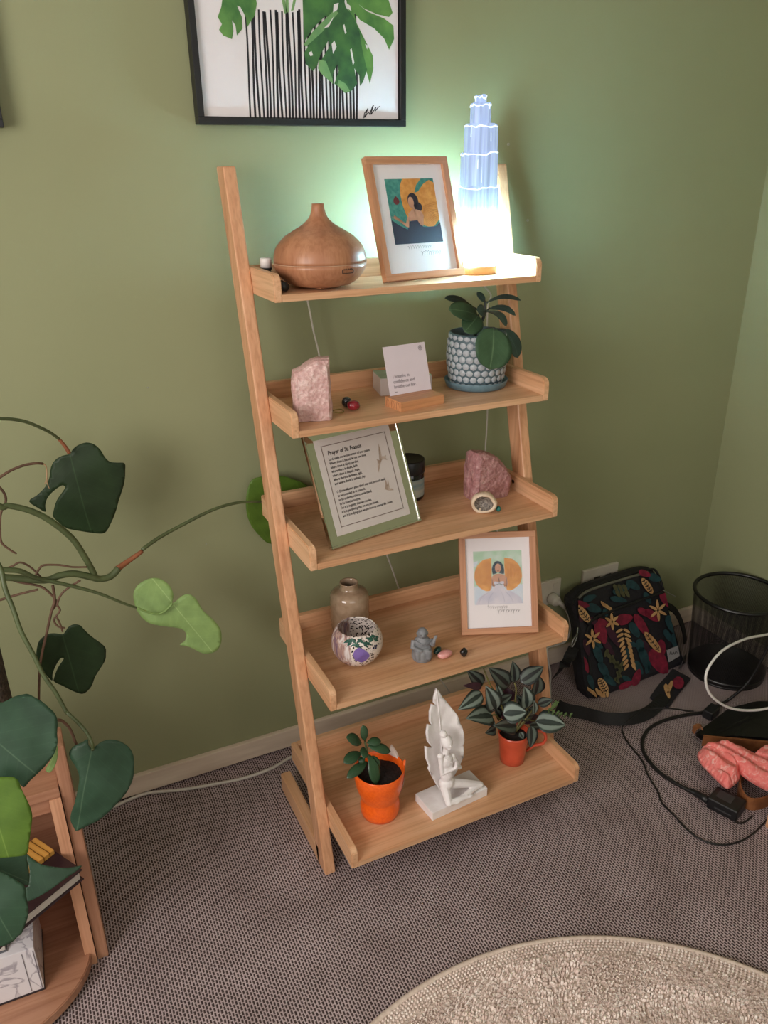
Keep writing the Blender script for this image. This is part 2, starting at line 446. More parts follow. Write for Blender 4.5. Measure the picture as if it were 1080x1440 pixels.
def wall_with_hole(name, axis, pos, a0, a1, h0, h1, z0, z1, label):
    bm = bmesh.new(); t = 0.1
    for (p, q, r, s) in ((a0, h0, 0, ZC), (h1, a1, 0, ZC), (h0, h1, 0, z0), (h0, h1, z1, ZC)):
        c = ((p+q)/2, (r+s)/2); sz = (q-p, s-r)
        if axis == 'x': bm_box(bm, (pos, c[0], c[1]), (t, sz[0], sz[1]))
        else: bm_box(bm, (c[0], pos, c[1]), (sz[0], t, sz[1]))
    return structure(link(name, me_from(bm), WALL), label)
wall_with_hole('wall_left', 'x', XL-0.05, YF, 0.0, -2.52, -0.98, 0.93, 2.17, 'sage green wall with a window')
wall_with_hole('wall_front', 'y', YF-0.05, XL, XC, -1.32, 0.42, 0.93, 2.17, 'sage green wall with an added wide window')
def window(name, axis, pos, h0, h1, z0, z1, label):
    bm = bmesh.new(); fw = 0.05
    def seg(a, b, c, d):
        if axis == 'x': bm_box(bm, (pos, (a+b)/2, (c+d)/2), (0.06, b-a, d-c))
        else: bm_box(bm, ((a+b)/2, pos, (c+d)/2), (b-a, 0.06, d-c))
    seg(h0, h1, z0, z0+fw); seg(h0, h1, z1-fw, z1); seg(h0, h0+fw, z0+fw, z1-fw); seg(h1-fw, h1, z0+fw, z1-fw)
    o = structure(link(name, me_from(bm), UPVC), label)
    c = ((h0+h1)/2, (z0+z1)/2); s = (h1-h0-2*fw, z1-z0-2*fw)
    if axis == 'x': box('pane', (pos, c[0], c[1]), (0.004, s[0], s[1]), PANE, o, bevel=0)
    else: box('pane', (c[0], pos, c[1]), (s[0], 0.004, s[1]), PANE, o, bevel=0)
window('window_1', 'x', XL-0.06, -2.52, -0.98, 0.93, 2.17, 'white framed window in the side wall')
window('fill_window', 'y', YF-0.06, -1.32, 0.42, 0.93, 2.17, 'white framed window added behind the viewer as soft fill')  # unseen window, put in to carry the rear fill lamp
def skirting(name, c, s, label):
    structure(box(name, c, s, SKIRT, bevel=0.004), label)
HB = 0.063
skirting('baseboard_back', ((XC+XL)/2, -0.007, HB/2+0.003), (XC-XL, 0.014, HB-0.006), 'cream painted skirting board')
skirting('baseboard_right', (XC-0.007, YF/2-0.007, HB/2+0.003), (0.014, -YF-0.014, HB-0.006), 'cream painted skirting board by the bin')
skirting('baseboard_left', (XL+0.007, YF/2-0.007, HB/2+0.003), (0.014, -YF-0.014, HB-0.006), 'cream painted skirting board')

# ================================================================== LADDER SHELF
HW, PT, PD = 0.30, 0.0258, 0.051
YP0, YPT, ZPT = -0.4629, -0.0908, 1.4884
ZB = [1.2534, 1.0048, 0.7475, 0.4589, 0.1078]
YFR = [-0.2817, -0.3366, -0.4005, -0.4765, -0.5629]
YBK = [-0.092, -0.068, -0.085, -0.1542, -0.1781]
TH, SH = 0.0135, 0.0505
ZT = [z+TH+0.0003 for z in ZB]
def ypost(z): return YP0+(YPT-YP0)*z/ZPT
shelf = thing('ladder_shelf', 'tall honey-wood ladder shelf with five trays leaning by the green wall', 'shelf', (0, -0.3, 0))
SO = Vector((0, -0.3, 0))
for sx in (-1, 1):
    xa, xb = sorted((sx*HW, sx*(HW+PT)))
    V = [(x, ypost(z)+dy, z) for z in (0.0, ZPT) for x, dy in ((xa, 0), (xb, 0), (xb, PD), (xa, PD))]
    bm = bmesh.new(); vs = [bm.verts.new(Vector(v)-SO) for v in V]
    for f in ((0, 1, 2, 3), (4, 5, 6, 7), (0, 1, 5, 4), (1, 2, 6, 5), (2, 3, 7, 6), (3, 0, 4, 7)): bm.faces.new([vs[i] for i in f])
    bmesh.ops.recalc_face_normals(bm, faces=bm.faces)
    bmesh.ops.bevel(bm, geom=list(bm.edges), offset=0.0045, segments=3, affect='EDGES', profile=0.6)
    link('post', me_from(bm), WZ, shelf)
    y0, y1 = -0.425, -0.1542
    box('foot_rail', ((xa+xb)/2, (y0+y1)/2, 0.026), (PT, y1-y0, 0.052), WY, shelf, bevel=0.0035, off=SO)
SCREW = mat('screw_cap', (52, 34, 24), (40, 26, 18), rough=0.4)
for i in range(5):
    z, yf, yb = ZB[i], YFR[i], YBK[i]
    tr = box('tray', (0, (yf+yb)/2, z+TH/2), (2*HW-0.030, yb-yf-0.0005, TH), WS, shelf, bevel=0.0015, off=SO)
    for sx in (-1, 1):
        # side board, its upper front corner cut and rounded
        prof = [(yb, z), (yf, z)] + [(yf, z+SH-0.016)] + [(yf+0.016-0.016*cos(a), z+SH-0.016+0.016*sin(a)) for a in (0.4, 0.8, 1.2)] + [(yf+0.016, z+SH), (yb, z+SH)]
        if i >= 3: prof = [(yb, z), (yf, z), (yf, z+SH-0.010), (yf+0.007, z+SH-0.002), (yf+0.012, z+SH), (yb, z+SH)]
        xo, xi = sx*HW, sx*(HW-0.015)
        bm = bmesh.new(); a = [bm.verts.new(Vector((xo, p, q))-SO) for p, q in prof]; b = [bm.verts.new(Vector((xi, p, q))-SO) for p, q in prof]
        bm.faces.new(a); bm.faces.new(b[::-1]); n = len(prof)
        for k in range(n): bm.faces.new((a[k], a[(k+1) % n], b[(k+1) % n], b[k]))
        bmesh.ops.recalc_face_normals(bm, faces=bm.faces)
        bmesh.ops.bevel(bm, geom=list(bm.edges), offset=0.0016, segments=2, affect='EDGES')
        link('side_board', me_from(bm), WY, tr)
        yp = ypost(z+0.034)+PD*0.5
        if yp < yb-0.012:
            bm = bmesh.new(); bmesh.ops.create_cone(bm, cap_ends=True, segments=14, radius1=0.0048, radius2=0.0044, depth=0.0016)
            for v in bm.verts: v.co = Matrix.Rotation(pi/2, 4, 'Y') @ v.co + Vector((sx*(HW-0.0155), yp, z+0.034)) - SO
            tag(link('screw', me_from(bm), SCREW, tr), 'dark screw cap')
    box('back_board', (0, yb-0.0075, z+(SH+TH)/2), (2*HW-0.030, 0.015, SH-TH), WX, tr, bevel=0.0015, off=SO)

# ================================================================== PICTURES ON THE WALL
BLACK = mat('black_frame', (22, 22, 24), (16, 16, 18), rough=0.45, scale=60)
PAPER = mat('print_paper', (232, 226, 228), (226, 220, 222), rough=0.6, scale=8)
INK = mat('print_ink', (28, 26, 34), (22, 20, 28), rough=0.6)
INKG = mat('pencil_grey', (120, 112, 112), (104, 98, 98), rough=0.7)
def leafprint(name, c1, c2, s=26): return mat(name, c1, c2, rough=0.6, scale=s, detail=5, lo=0.3, hi=0.68)
LP1 = leafprint('watercolour_dark_leaf', (34, 74, 50), (74, 124, 62)); LP2 = leafprint('watercolour_mid_leaf', (62, 112, 56), (104, 152, 76))
LP3 = leafprint('watercolour_pale_leaf', (92, 140, 92), (130, 170, 106))
YPF = -0.032
def wall_picture(xl, xr, zb, zt, label, art):
    o = thing('picture_frame', label, 'picture', ((xl+xr)/2, -0.001, zb))
    off = Vector(((xl+xr)/2, -0.001, zb)); fwid = 0.0125; d = -YPF
    for c, s in ((((xl+xr)/2, -d/2, zb+fwid/2), (xr-xl, d-0.002, fwid)), (((xl+xr)/2, -d/2, zt-fwid/2), (xr-xl, d-0.002, fwid)),
                 ((xl+fwid/2, -d/2, (zb+zt)/2), (fwid, d-0.002, zt-zb-2*fwid)), ((xr-fwid/2, -d/2, (zb+zt)/2), (fwid, d-0.002, zt-zb-2*fwid))):
        box('frame_rail', c, s, BLACK, o, bevel=0.0012, off=off)
    box('canvas', ((xl+xr)/2, -0.012, (zb+zt)/2), (xr-xl-2*fwid-0.004, 0.018, zt-zb-2*fwid-0.004), PAPER, o, bevel=0, off=off)
    if art: art(o, off)
    return o
bl = onY(280, 174.5, YPF); brr = onY(571.5, 178, YPF)
def P2(px, py, Y=-0.0215):
    q = onY(px, py, Y); return q
def monstera_art(o, off):
    y0 = -0.0213-off.y
    def poly(px): return [((lambda q: (q.x-off.x, q.z-off.z))(P2(*p))) for p in px]
    stripes = []
    for k in range(31):
        t = k/30; t2 = t**0.92
        xb = 353+(502-353)*t2; xt = 345+(500-345)*t2+2*sin(k*2.1); w_ = 3.0 if k % 3 else 2.5
        yt = 15+2*sin(k*1.7); pts = [(xt+(xb-xt)*s+0.7*sin(s*5+k), yt+(167+2*t-yt)*s) for s in (0, .25, .5, .75, 1)]
        L_ = [(a-w_/2, b) for a, b in pts]; R_ = [(a+w_/2, b) for a, b in pts[::-1]]
        stripes.append(poly(L_+R_))
    flat('printed_vase_stripe', stripes, INK, o, y0)
    flat('printed_stem', [poly([(384, -60), (390, -60), (404, 18), (400, 19)]), poly([(400, -60), (405, -60), (406, 17), (402, 18)]), poly([(425, -60), (430, -60), (413, 14), (409, 16)])], LP3, o, y0-0.0003)
    flat('printed_leaf', [poly([(318, -40), (352, -40), (361, 5), (358, 22), (347, 39), (346, 25), (338, 10), (333, 8), (340, 24), (341, 40), (333, 50), (331, 36), (326, 28), (328, 44), (326, 55), (314, 50), (308, 42), (312, 34), (306, 24), (311, 10)])], LP2, o, y0-0.0006)
    flat('printed_leaf', [poly([(478, -40), (520, -40), (545, -4), (552, 18), (547, 24), (530, 20), (512, 12), (504, 6), (516, 16), (540, 26), (553, 36), (554, 55), (547, 70), (540, 54), (526, 40), (506, 28), (498, 18), (500, 30), (510, 50), (524, 78), (525, 96), (520, 118), (514, 96), (505, 82)])], LP2, o, y0-0.0006)
    flat('printed_leaf', [poly([(424, -40), (478, -40), (486, 10), (497, 24), (505, 44), (510, 74), (516, 98), (510, 116), (506, 121), (505, 106), (498, 96), (502, 118), (494, 128), (485, 131), (474, 120), (470, 118), (476, 100), (474, 90), (468, 104), (468, 118), (452, 104), (447, 96), (452, 84), (464, 64), (462, 56), (450, 78), (446, 92), (440, 100), (430, 90), (428, 74), (436, 60), (462, 30), (458, 22), (440, 40), (428, 58), (426, 20)])], LP1, o, y0-0.0009)
    flat('printed_leaf', [poly([(427, 62), (440, 44), (470, 14), (476, 18), (452, 46), (430, 66)]), poly([(449, 84), (458, 86), (467, 110), (468, 118), (452, 104), (447, 96)]), poly([(476, 112), (486, 118), (492, 128), (485, 131), (474, 120)])], LP3, o, y0-0.0012)
    for q_ in ([(455, 40), (462, 33), (470, 22), (462, 38)], [(466, 62), (470, 57), (473, 66), (468, 76)], [(482, 36), (484, 34), (487, 46), (485, 48)], [(492, 70), (494, 68), (498, 88), (496, 92)], [(469, 6), (476, 4), (474, 14), (468, 18)], [(484, 2), (492, 8), (494, 16), (486, 10)], [(434, 74), (438, 72), (440, 78), (436, 79)], [(513, 62), (517, 64), (516, 70)]): flat('printed_slit', [poly(q_)], PAPER, o, y0-0.0014)
    sg = [poly(q) for q in [[(a, b), (a+1, b+.6), (c+1, d+.6), (c, d)] for (a, b), (c, d) in zip(
        [(511, 166), (512, 159), (517, 152), (514, 160), (512, 165), (518, 157), (519, 161), (523, 150), (525, 147), (522, 156), (521, 161), (526, 154), (528, 150), (527, 156), (531, 151)], [(512, 159), (517, 152), (514, 160), (512, 165), (518, 157), (519, 161), (523, 150), (525, 147), (522, 156), (521, 161), (526, 154), (528, 150), (527, 156), (531, 151), (534, 149)])]]
    flat('signature', sg, INK, o, y0-0.0003)
wall_picture(bl.x, brr.x, (bl.z+brr.z)/2-0.0, (bl.z+brr.z)/2+0.62, 'black-framed watercolour of monstera leaves in a striped vase', monstera_art)
q = onY(5.5, 177, YPF)
wall_picture(q.x-0.46, q.x, q.z-0.002, q.z+0.62, 'black frame corner of a second wall picture above the monstera', None)

# ================================================================== SHELF 1
CREAM_W = mat('cap_white', (228, 222, 218), (216, 210, 206), rough=0.4)
DARKGLASS = mat('dark_glass', (26, 24, 30), (16, 16, 20), rough=0.12)
CORDW = mat('cord_white', (206, 200, 190), (194, 188, 178), rough=0.45)
CORDK = mat('cord_black', (24, 22, 22), (16, 15, 15), rough=0.5)
# oil bottle with white cap
c = onY(367.5, 375, -0.145); c.x = -0.2695
ob = thing('oil_bottle', 'tiny dark essential oil bottle with ribbed white cap at tray corner', 'bottle', (c.x, c.y, ZT[0]))
hz = c.z-ZT[0]
lathe('glass_body', [(0, 0), (0.0125, 0), (0.0135, 0.002), (0.0135, hz-0.018), (0.010, hz-0.010), (0.009, hz-0.006), (0, hz-0.006)], DARKGLASS, ob)
lathe('ring', [(0, hz-0.006), (0.0115, hz-0.006), (0.0115, hz-0.002), (0, hz-0.002)], mat('ring_black', (20, 20, 20)), ob)
lathe('cap', [(0, hz-0.002), (0.0112, hz-0.002), (0.0112, hz+0.0145), (0.0102, hz+0.016), (0, hz+0.016)], CREAM_W, ob, seg=36,
      fn=lambda v: v if v.xy.length < 0.0105 else Vector((v.x*(1+0.02*cos(18*math.atan2(v.y, v.x))), v.y*(1+0.02*cos(18*math.atan2(v.y, v.x))), v.z)))
# bottle lying behind the diffuser
c = onZ(407, 399, ZT[0]+0.014)
lb = thing('oil_bottle', 'dark oil bottle with pale green label lying behind the diffuser', 'bottle', (-0.2735, -0.213, ZT[0]+0.0108), (pi/2, 0, radians(4)))
lathe('glass_body', [(0, -0.02), (0.0095, -0.02), (0.0102, -0.018), (0.0102, 0.026), (0.007, 0.032), (0, 0.034)], DARKGLASS, lb)
lathe('label_band', [(0.0104, -0.004), (0.0104, 0.016)], mat('label_green', (150, 176, 148), (132, 160, 132)), lb)
lathe('cap', [(0, 0.033), (0.0085, 0.033), (0.0085, 0.046), (0, 0.047)], mat('cap_black', (24, 24, 26)), lb)

# aroma diffuser
DW = wood('diffuser_wood', 'z', (186, 134, 100), (170, 116, 84), (142, 92, 66), rough=0.38)
DC = Vector((-0.180, -0.212, ZT[0]))
s_ = mpp(DC+Vector((0, 0, 0.06)))
R_ = 65.5*s_; H_ = onY(450, 286, DC.y).z-ZT[0]
df = thing('aroma_diffuser', 'onion-shaped wood-grain aroma diffuser with narrow neck', 'diffuser', DC, (0, 0, radians(20)))
zs = 0.040+0.004
up_ = [(1.0, 0.312), (0.998, 0.35), (0.985, 0.40), (0.955, 0.46), (0.91, 0.51), (0.84, 0.56), (0.745, 0.616), (0.65, 0.652), (0.54, 0.69), (0.43, 0.725), (0.33, 0.762), (0.245, 0.805), (0.185, 0.85), (0.152, 0.90), (0.135, 0.95), (0.128, 1.0)]
lowp = [(0.45, 0.012), (0.64, 0.04), (0.74, 0.07), (0.83, 0.115), (0.90, 0.158), (0.955, 0.21), (0.99, 0.26), (1.0, 0.303)]
lathe('base', [(0, 0.012*H_)]+[(a*R_, b*H_) for a, b in lowp]+[(0.97*R_, 0.308*H_), (0, 0.308*H_)], DW, df, seg=64)
lathe('lid', [(0.97*R_, 0.309*H_)]+[(a*R_, b*H_) for a, b in up_]+[(0.10*R_, 1.0*H_), (0.09*R_, 0.93*H_), (0, 0.90*H_)], DW, df, seg=64)
lathe('seam', [(1.001*R_, 0.305*H_), (1.004*R_, 0.308*H_), (1.001*R_, 0.311*H_)], mat('seam_pale', (206, 172, 146), (196, 160, 132)), df, seg=64)
lathe('foot_ring', [(0, 0), (0.34*R_, 0), (0.36*R_, 0.022*H_), (0, 0.022*H_)], mat('foot_dark', (40, 30, 26)), df, seg=40)
def on_diff(ang, hfrac, rr): return Vector((rr*R_*cos(ang), rr*R_*sin(ang), hfrac*H_))
a0 = math.atan2(CAM.y-DC.y, CAM.x-DC.x)-radians(20)
ENG = mat('engraved_dark', (70, 38, 26), (58, 30, 20))
bp = []
for k in range(41):
    t = 2*pi*k/40; du = 0.26*max(-1, min(1, 1.25*cos(t))); dz = 0.022*max(-1, min(1, 1.4*sin(t)))
    bp.append(on_diff(a0+0.62+du*0.55, 0.235+dz, 0.985))
tube('button_outline', bp, 0.0009, ENG, df, seg=5, smoothn=0)
for k, xx in enumerate((-0.12, -0.08, -0.04, 0.02, 0.06, 0.10)):
    tube('button_mark', [on_diff(a0+0.60+xx, 0.262, 0.99), on_diff(a0+0.60+xx+0.018, 0.268, 0.993)], 0.0006, ENG, df, seg=4, smoothn=0)
box('foot_tab', on_diff(a0-0.02, 0.028, 0.44), (0.016, 0.016, 0.005), DW, df, bevel=0.001, mtx=None)
DC_cord = [onY(429, 404, -0.05), onY(433, 425, -0.05), onY(437, 445, -0.05), onY(441, 466, -0.05), onY(447, 490, -0.05), onY(452, 512, -0.05), onY(472, 580, -0.05), onY(500, 665, -0.05), onY(530, 745, -0.05), onY(545, 783, -0.05), onY(560, 825, -0.05), onY(585, 900, -0.05), onY(640, 985, -0.05)]
tag(tube('hanging_cable', DC_cord, 0.0021, CORDW, None, seg=6), 'thin white diffuser cable hanging behind the trays on the left', 'cable')

# framed prints -----------------------------------------------------
SKIN = mat('paint_skin', (196, 148, 120), (180, 130, 104), rough=0.6, scale=60)
GOLD = mat('paint_gold', (222, 160, 84), (200, 132, 58), rough=0.6, scale=90, detail=6)
TEAL = mat('paint_teal', (44, 122, 118), (80, 152, 138), rough=0.6, scale=120, detail=6)
NAVY = mat('paint_navy', (44, 48, 72), (38, 40, 62), rough=0.6)
HAIR = mat('paint_hair', (40, 36, 52), (32, 28, 44), rough=0.6)
HAIR2 = mat('paint_hair_teal', (34, 62, 72), (26, 48, 58), rough=0.6)
ROSE = mat('paint_rose', (110, 46, 52), (84, 34, 42), rough=0.6)
GOWN = mat('paint_gown', (212, 206, 214), (190, 188, 204), rough=0.6, scale=30)
MINT = mat('paint_mint', (160, 196, 164), (196, 212, 200), rough=0.6, scale=40)
SKYB = mat('paint_pale_blue', (190, 204, 218), (208, 214, 222), rough=0.6, scale=40)
GOLDL = mat('paint_gold_line', (178, 112, 48), (160, 96, 40), rough=0.6)
LIPS = mat('paint_lips', (96, 30, 40))
def framed_print(zt, x, y, yaw, lean, w, h, label, art, rail=0.0142, dep=0.016):
    o = thing('photo_frame', label, 'frame', (x, y, zt+dep*sin(lean)), (-lean, 0, yaw))
    for c_, s2, m_ in (((w/2, dep/2, rail/2), (w, dep, rail), FX), ((w/2, dep/2, h-rail/2), (w, dep, rail), FX),
                       ((rail/2, dep/2, h/2), (rail, dep, h-2*rail+0.0004), FZ), ((w-rail/2, dep/2, h/2), (rail, dep, h-2*rail+0.0004), FZ)):
        box('frame_rail', c_, s2, m_, o, bevel=0.0012)
    box('backing', (w/2, dep-0.003, h/2), (w-2*rail+0.004, 0.003, h-2*rail+0.004), mat('backing_board', (96, 72, 52)), o, bevel=0)
    sh = box('print_sheet', (w/2, 0.0075, h/2), (w-2*rail+0.002, 0.001, h-2*rail+0.002), PAPER, o, bevel=0)
    art(o, rail, w-2*rail, rail, h-2*rail, 0.0068)
    box('glass_pane', (w/2, 0.0035, h/2), (w-2*rail+0.002, 0.0012, h-2*rail+0.002), PANE, o, bevel=0)
    # easel leg behind
    L_ = h*0.62; th = lean+0.42
    A = Vector((w/2, dep, h*0.60)); zg = -dep*sin(lean)
    # foot point on the shelf, worked out in the frame's own tilted axes
    for yy in [0.002*k for k in range(1, 120)]:
        Bp = Vector((w/2, dep+yy, 0)); 
        Bp.z = (zg + (dep+yy)*sin(lean))/cos(lean) if True else 0
        if (Bp-A).length > L_ : break
    Bp.z += 0.003
    ribbon('easel_leg', [A, (A+Bp)/2, Bp], Vector((1, 0, 0)), 0.035, mat('backing_board', (96, 72, 52)), o, th=0.003, smoothn=2)
    return o
def art1(o, x0, w, z0, h, y):
    ax, aw = x0+0.15*w, 0.70*w; az, ah = z0+0.27*h, 0.60*h
    S = lambda P: [(ax+aw*a, az+ah*b) for a, b in P]
    flat('printed_sky', [S([(0, 0), (1, 0), (1, 1), (0, 1)])], TEAL, o, y)
    flat('printed_wing', [S([(.36, 1), (.29, .90), (.27, .75), (.28, .60), (.32, .45), (.38, .35), (.6, .33), (.66, .27), (.74, .25), (.86, .25), (.93, .30), (1, .36), (1, .93), (.86, 1)])], GOLD, o, y-.0003)
    flat('printed_gap', [S([(.56, .78), (.64, .80), (.78, .92), (.96, 1), (.74, 1), (.62, .90)])], TEAL, o, y-.0006)
    fe = []
    for k in range(16):
        a = -1.25+1.5*k/15; fe += stroke([(ax+aw*(.62+.08*cos(a)), az+ah*(.55+.10*sin(a))), (ax+aw*min(1, .62+.40*cos(a)), az+ah*max(.26, .55+.32*sin(a)))], 0.0008)
    flat('printed_feather_line', fe, GOLDL, o, y-.0007)
    flat('printed_dress', [S([(0, 0), (1, 0), (1, .31), (.9, .25), (.72, .24), (.62, .25), (.60, .36), (.42, .36), (.36, .33), (.30, .22), (.12, .30), (0, .38)])], NAVY, o, y-.0009)
    flat('printed_hair', [S(ellipse(.50, .66, .11, .12)), S(ellipse(.585, .56, .085, .075))], HAIR, o, y-.0012)
    flat('printed_figure', [S([(.36, .35), (.36, .46), (.42, .50), (.46, .53), (.55, .52), (.64, .49), (.67, .42), (.63, .26), (.57, .28), (.58, .36), (.42, .35)]),
                            S([(-.0, .44), (.04, .40), (.07, .45), (.10, .39), (.14, .36), (.28, .26), (.33, .25), (.37, .42), (.32, .40), (.28, .31), (.10, .37), (.05, .40)]),
                            S([(.46, .58), (.50, .57), (.55, .40), (.62, .30), (.60, .27), (.55, .31), (.50, .42)])], SKIN, o, y-.0015)
    flat('printed_face', [S(ellipse(.45, .635, .058, .085))], SKIN, o, y-.0018)
    flat('printed_rose', [S(ellipse(.165, .66, .06, .055, 12)), S([(.12, .70), (.17, .74), (.2, .70)])], ROSE, o, y-.0009)
    flat('printed_caption', stroke(scribble(ax+0.24*aw, az-0.0075, 0.50*aw, 0.0055, 10, 21), 0.0005), INKG, o, y-.0003)
    flat('signature', stroke(scribble(ax+0.50*aw, az-0.0205, 0.42*aw, 0.0075, 9, 4), 0.0006), INKG, o, y-.0003)
def art2(o, x0, w, z0, h, y):
    ax, aw = x0+0.125*w, 0.75*w; az, ah = z0+0.26*h, 0.595*h
    S = lambda P: [(ax+aw*a, az+ah*b) for a, b in P]
    flat('printed_sky', [S([(0, 0), (1, 0), (1, 1), (0, 1)])], MINT, o, y)
    flat('printed_cloud', [S([(0, .34), (.2, .36), (.5, .36), (.8, .36), (1, .36), (1, 0), (0, 0)]), S([(0, .70), (.07, .74), (.10, .82), (0, .80)])], SKYB, o, y-.0003)
    lw = [(.37, .87), (.32, .86), (.20, .84), (.08, .74), (.02, .62), (.01, .50), (.05, .38), (.14, .30), (.24, .25), (.33, .25), (.36, .40), (.37, .60)]
    rw = [(1-a+0.005, b) for a, b in lw]
    flat('printed_wing', [S(lw), S(rw)], GOLD, o, y-.0006)
    fe = []
    for sg in (-1, 1):
        for k in range(11):
            x1 = .5+sg*(.16+.030*k); fe += stroke([(ax+aw*x1, az+ah*(.80-.012*k)), (ax+aw*(x1+sg*.006), az+ah*(.60-.004*k)), (ax+aw*(x1-sg*.02), az+ah*(.30+.012*k))], 0.0009)
    flat('printed_feather_line', fe, GOLDL, o, y-.0008)
    flat('printed_gown', [S([(.02, 0), (.08, .12), (.22, .22), (.38, .28), (.42, .36), (.58, .36), (.62, .28), (.80, .22), (.94, .12), (1, 0)]), S([(.40, .42), (.38, .36), (.5, .38), (.64, .36), (.61, .42)])], GOWN, o, y-.0009)
    fl_ = []
    for P in ([(.08, .02), (.14, .14), (.28, .22)], [(.27, .01), (.30, .12), (.40, .24)], [(.62, .03), (.60, .14), (.55, .24)], [(.80, .02), (.74, .14), (.64, .24)]):
        fl_ += stroke([(ax+aw*a, az+ah*b) for a, b in P], 0.0006)
    flat('printed_gown_fold', fl_, mat('paint_fold', (160, 160, 184)), o, y-.0011)
    flat('printed_hair', [S([(.39, .56), (.37, .66), (.40, .74), (.45, .80), (.50, .81), (.56, .79), (.61, .73), (.63, .64), (.62, .56), (.56, .57), (.5, .6), (.44, .57)])], HAIR2, o, y-.0012)
    flat('printed_figure', [S([(.35, .36), (.36, .50), (.40, .55), (.47, .57), (.53, .57), (.62, .55), (.68, .50), (.70, .36), (.62, .32), (.60, .40), (.5, .42), (.42, .40), (.42, .32)]), S(ellipse(.50, .675, .062, .085))], SKIN, o, y-.0015)
    hd = stroke([(ax+aw*.37, az+ah*.48), (ax+aw*.38, az+ah*.34), (ax+aw*.50, az+ah*.38), (ax+aw*.515, az+ah*.49), (ax+aw*.53, az+ah*.38), (ax+aw*.67, az+ah*.34), (ax+aw*.67, az+ah*.48)], 0.0008)
    hd += stroke([(ax+aw*.45, az+ah*.69), (ax+aw*.485, az+ah*.69)], 0.0007)+stroke([(ax+aw*.515, az+ah*.69), (ax+aw*.55, az+ah*.69)], 0.0007)
    flat('printed_outline', hd, HAIR2, o, y-.0018)
    flat('printed_lips', [S(ellipse(.50, .63, .018, .010, 10))], LIPS, o, y-.0018)
    flat('printed_bodice', [S([(.40, .385), (.42, .43), (.47, .425), (.5, .405), (.55, .425), (.61, .43), (.62, .385), (.5, .37)])], GOWN, o, y-.0017)
    flat('printed_caption', stroke(scribble(ax+0.26*aw, az-0.0075, 0.42*aw, 0.0052, 9, 23), 0.0005), INKG, o, y-.0003)
    flat('signature', stroke(scribble(ax+0.46*aw, az-0.0165, 0.47*aw, 0.0070, 9, 9), 0.0006), INKG, o, y-.0003)
framed_print(ZT[0], -0.052, -0.246, 0.125, 0.311, 0.200, 0.243, 'light wood frame holding teal and gold angel print beside glowing lamp', art1)
framed_print(ZT[3], 0.073, -0.373, -0.387, 0.40, 0.181, 0.239, 'light wood frame with white-gowned golden-winged angel print on fourth tray', art2)

# selenite tower lamp ----------------------------------------------
def selenite():
    m, nt, N, L, B = nodes_of('selenite_glow')
    B.inputs['Base Color'].default_value = lin((120, 142, 190)); B.inputs['Roughness'].default_value = 0.35
    n1 = N.new('ShaderNodeTexNoise'); n1.inputs['Scale'].default_value = 1; n1.inputs['Detail'].default_value = 5
    L.new(coords(N, L, (150, 150, 5)), n1.inputs['Vector'])
    tc = N.new('ShaderNodeTexCoord'); sp = N.new('ShaderNodeSeparateXYZ'); L.new(tc.outputs['Object'], sp.inputs['Vector'])
    # bulb sits in the lowest tier: the crystal's own glow is strongest there
    g = ramp(N, L, sp.outputs['Z'], [(0.0, (0.06, 0.06, 0.06, 1)), (0.03, (0.14, 0.14, 0.14, 1)), (0.055, (1, 1, 1, 1)), (0.085, (0.9, 0.9, 0.9, 1)), (0.108, (0.014, 0.014, 0.014, 1)), (0.14, (0.0044, 0.0044, 0.0044, 1)), (0.17, (0.0025, 0.0025, 0.0025, 1)), (0.22, (0.0020, 0.0020, 0.0020, 1)), (0.36, (0.0019, 0.0019, 0.0019, 1))])
    cc = ramp(N, L, sp.outputs['Z'], [(0.0, (0.46, 0.83, 0.96, 1)), (0.10, (0.45, 0.83, 1.0, 1)), (0.17, (0.55, 0.80, 1.0, 1)), (0.24, (0.58, 0.73, 1.0, 1))])
    st = N.new('ShaderNodeMapRange'); st.inputs['From Min'].default_value = 0.36; st.inputs['From Max'].default_value = 0.64
    st.inputs['To Min'].default_value = 0.72; st.inputs['To Max'].default_value = 1.3; L.new(n1.outputs['Fac'], st.inputs['Value'])
    mu = N.new('ShaderNodeMath'); mu.operation = 'MULTIPLY'; L.new(g, mu.inputs[0]); L.new(st.outputs['Result'], mu.inputs[1])
    m2 = N.new('ShaderNodeMath'); m2.operation = 'MULTIPLY'; m2.inputs[1].default_value = LAMP_GAIN; L.new(mu.outputs[0], m2.inputs[0])
    L.new(cc, B.inputs['Emission Color']); L.new(m2.outputs[0], B.inputs['Emission Strength'])
    bump_to(N, L, B, n1.outputs['Fac'], 0.6, 0.003)
    return m
LAMP_GAIN = 260.0
SEL = selenite()
RIDGE = mat('selenite_edge', (236, 246, 255), (220, 236, 255), rough=0.3); 
RB = RIDGE.node_tree.nodes['Principled BSDF']; RB.inputs['Emission Color'].default_value = (0.80, 0.92, 1, 1); RB.inputs['Emission Strength'].default_value = 0.95
LC = Vector((0.200, -0.178, ZT[0]))
sl = mpp(LC+Vector((0, 0, 0.1)))
lamp = thing('crystal_lamp', 'glowing blue-white stepped selenite tower lamp on round wooden base', 'lamp', LC)
zof = lambda py: onY(676, py, LC.y).z-LC.z
zb_ = zof(371)
lathe('wooden_base', [(0, 0), (27*sl, 0), (28*sl, 0.002), (28*sl, zb_-0.004), (27*sl, zb_-0.001), (0, zb_-0.001)], wood('lamp_base_wood', 'x', (226, 176, 120), (212, 156, 100), (194, 134, 80)), lamp, seg=48)
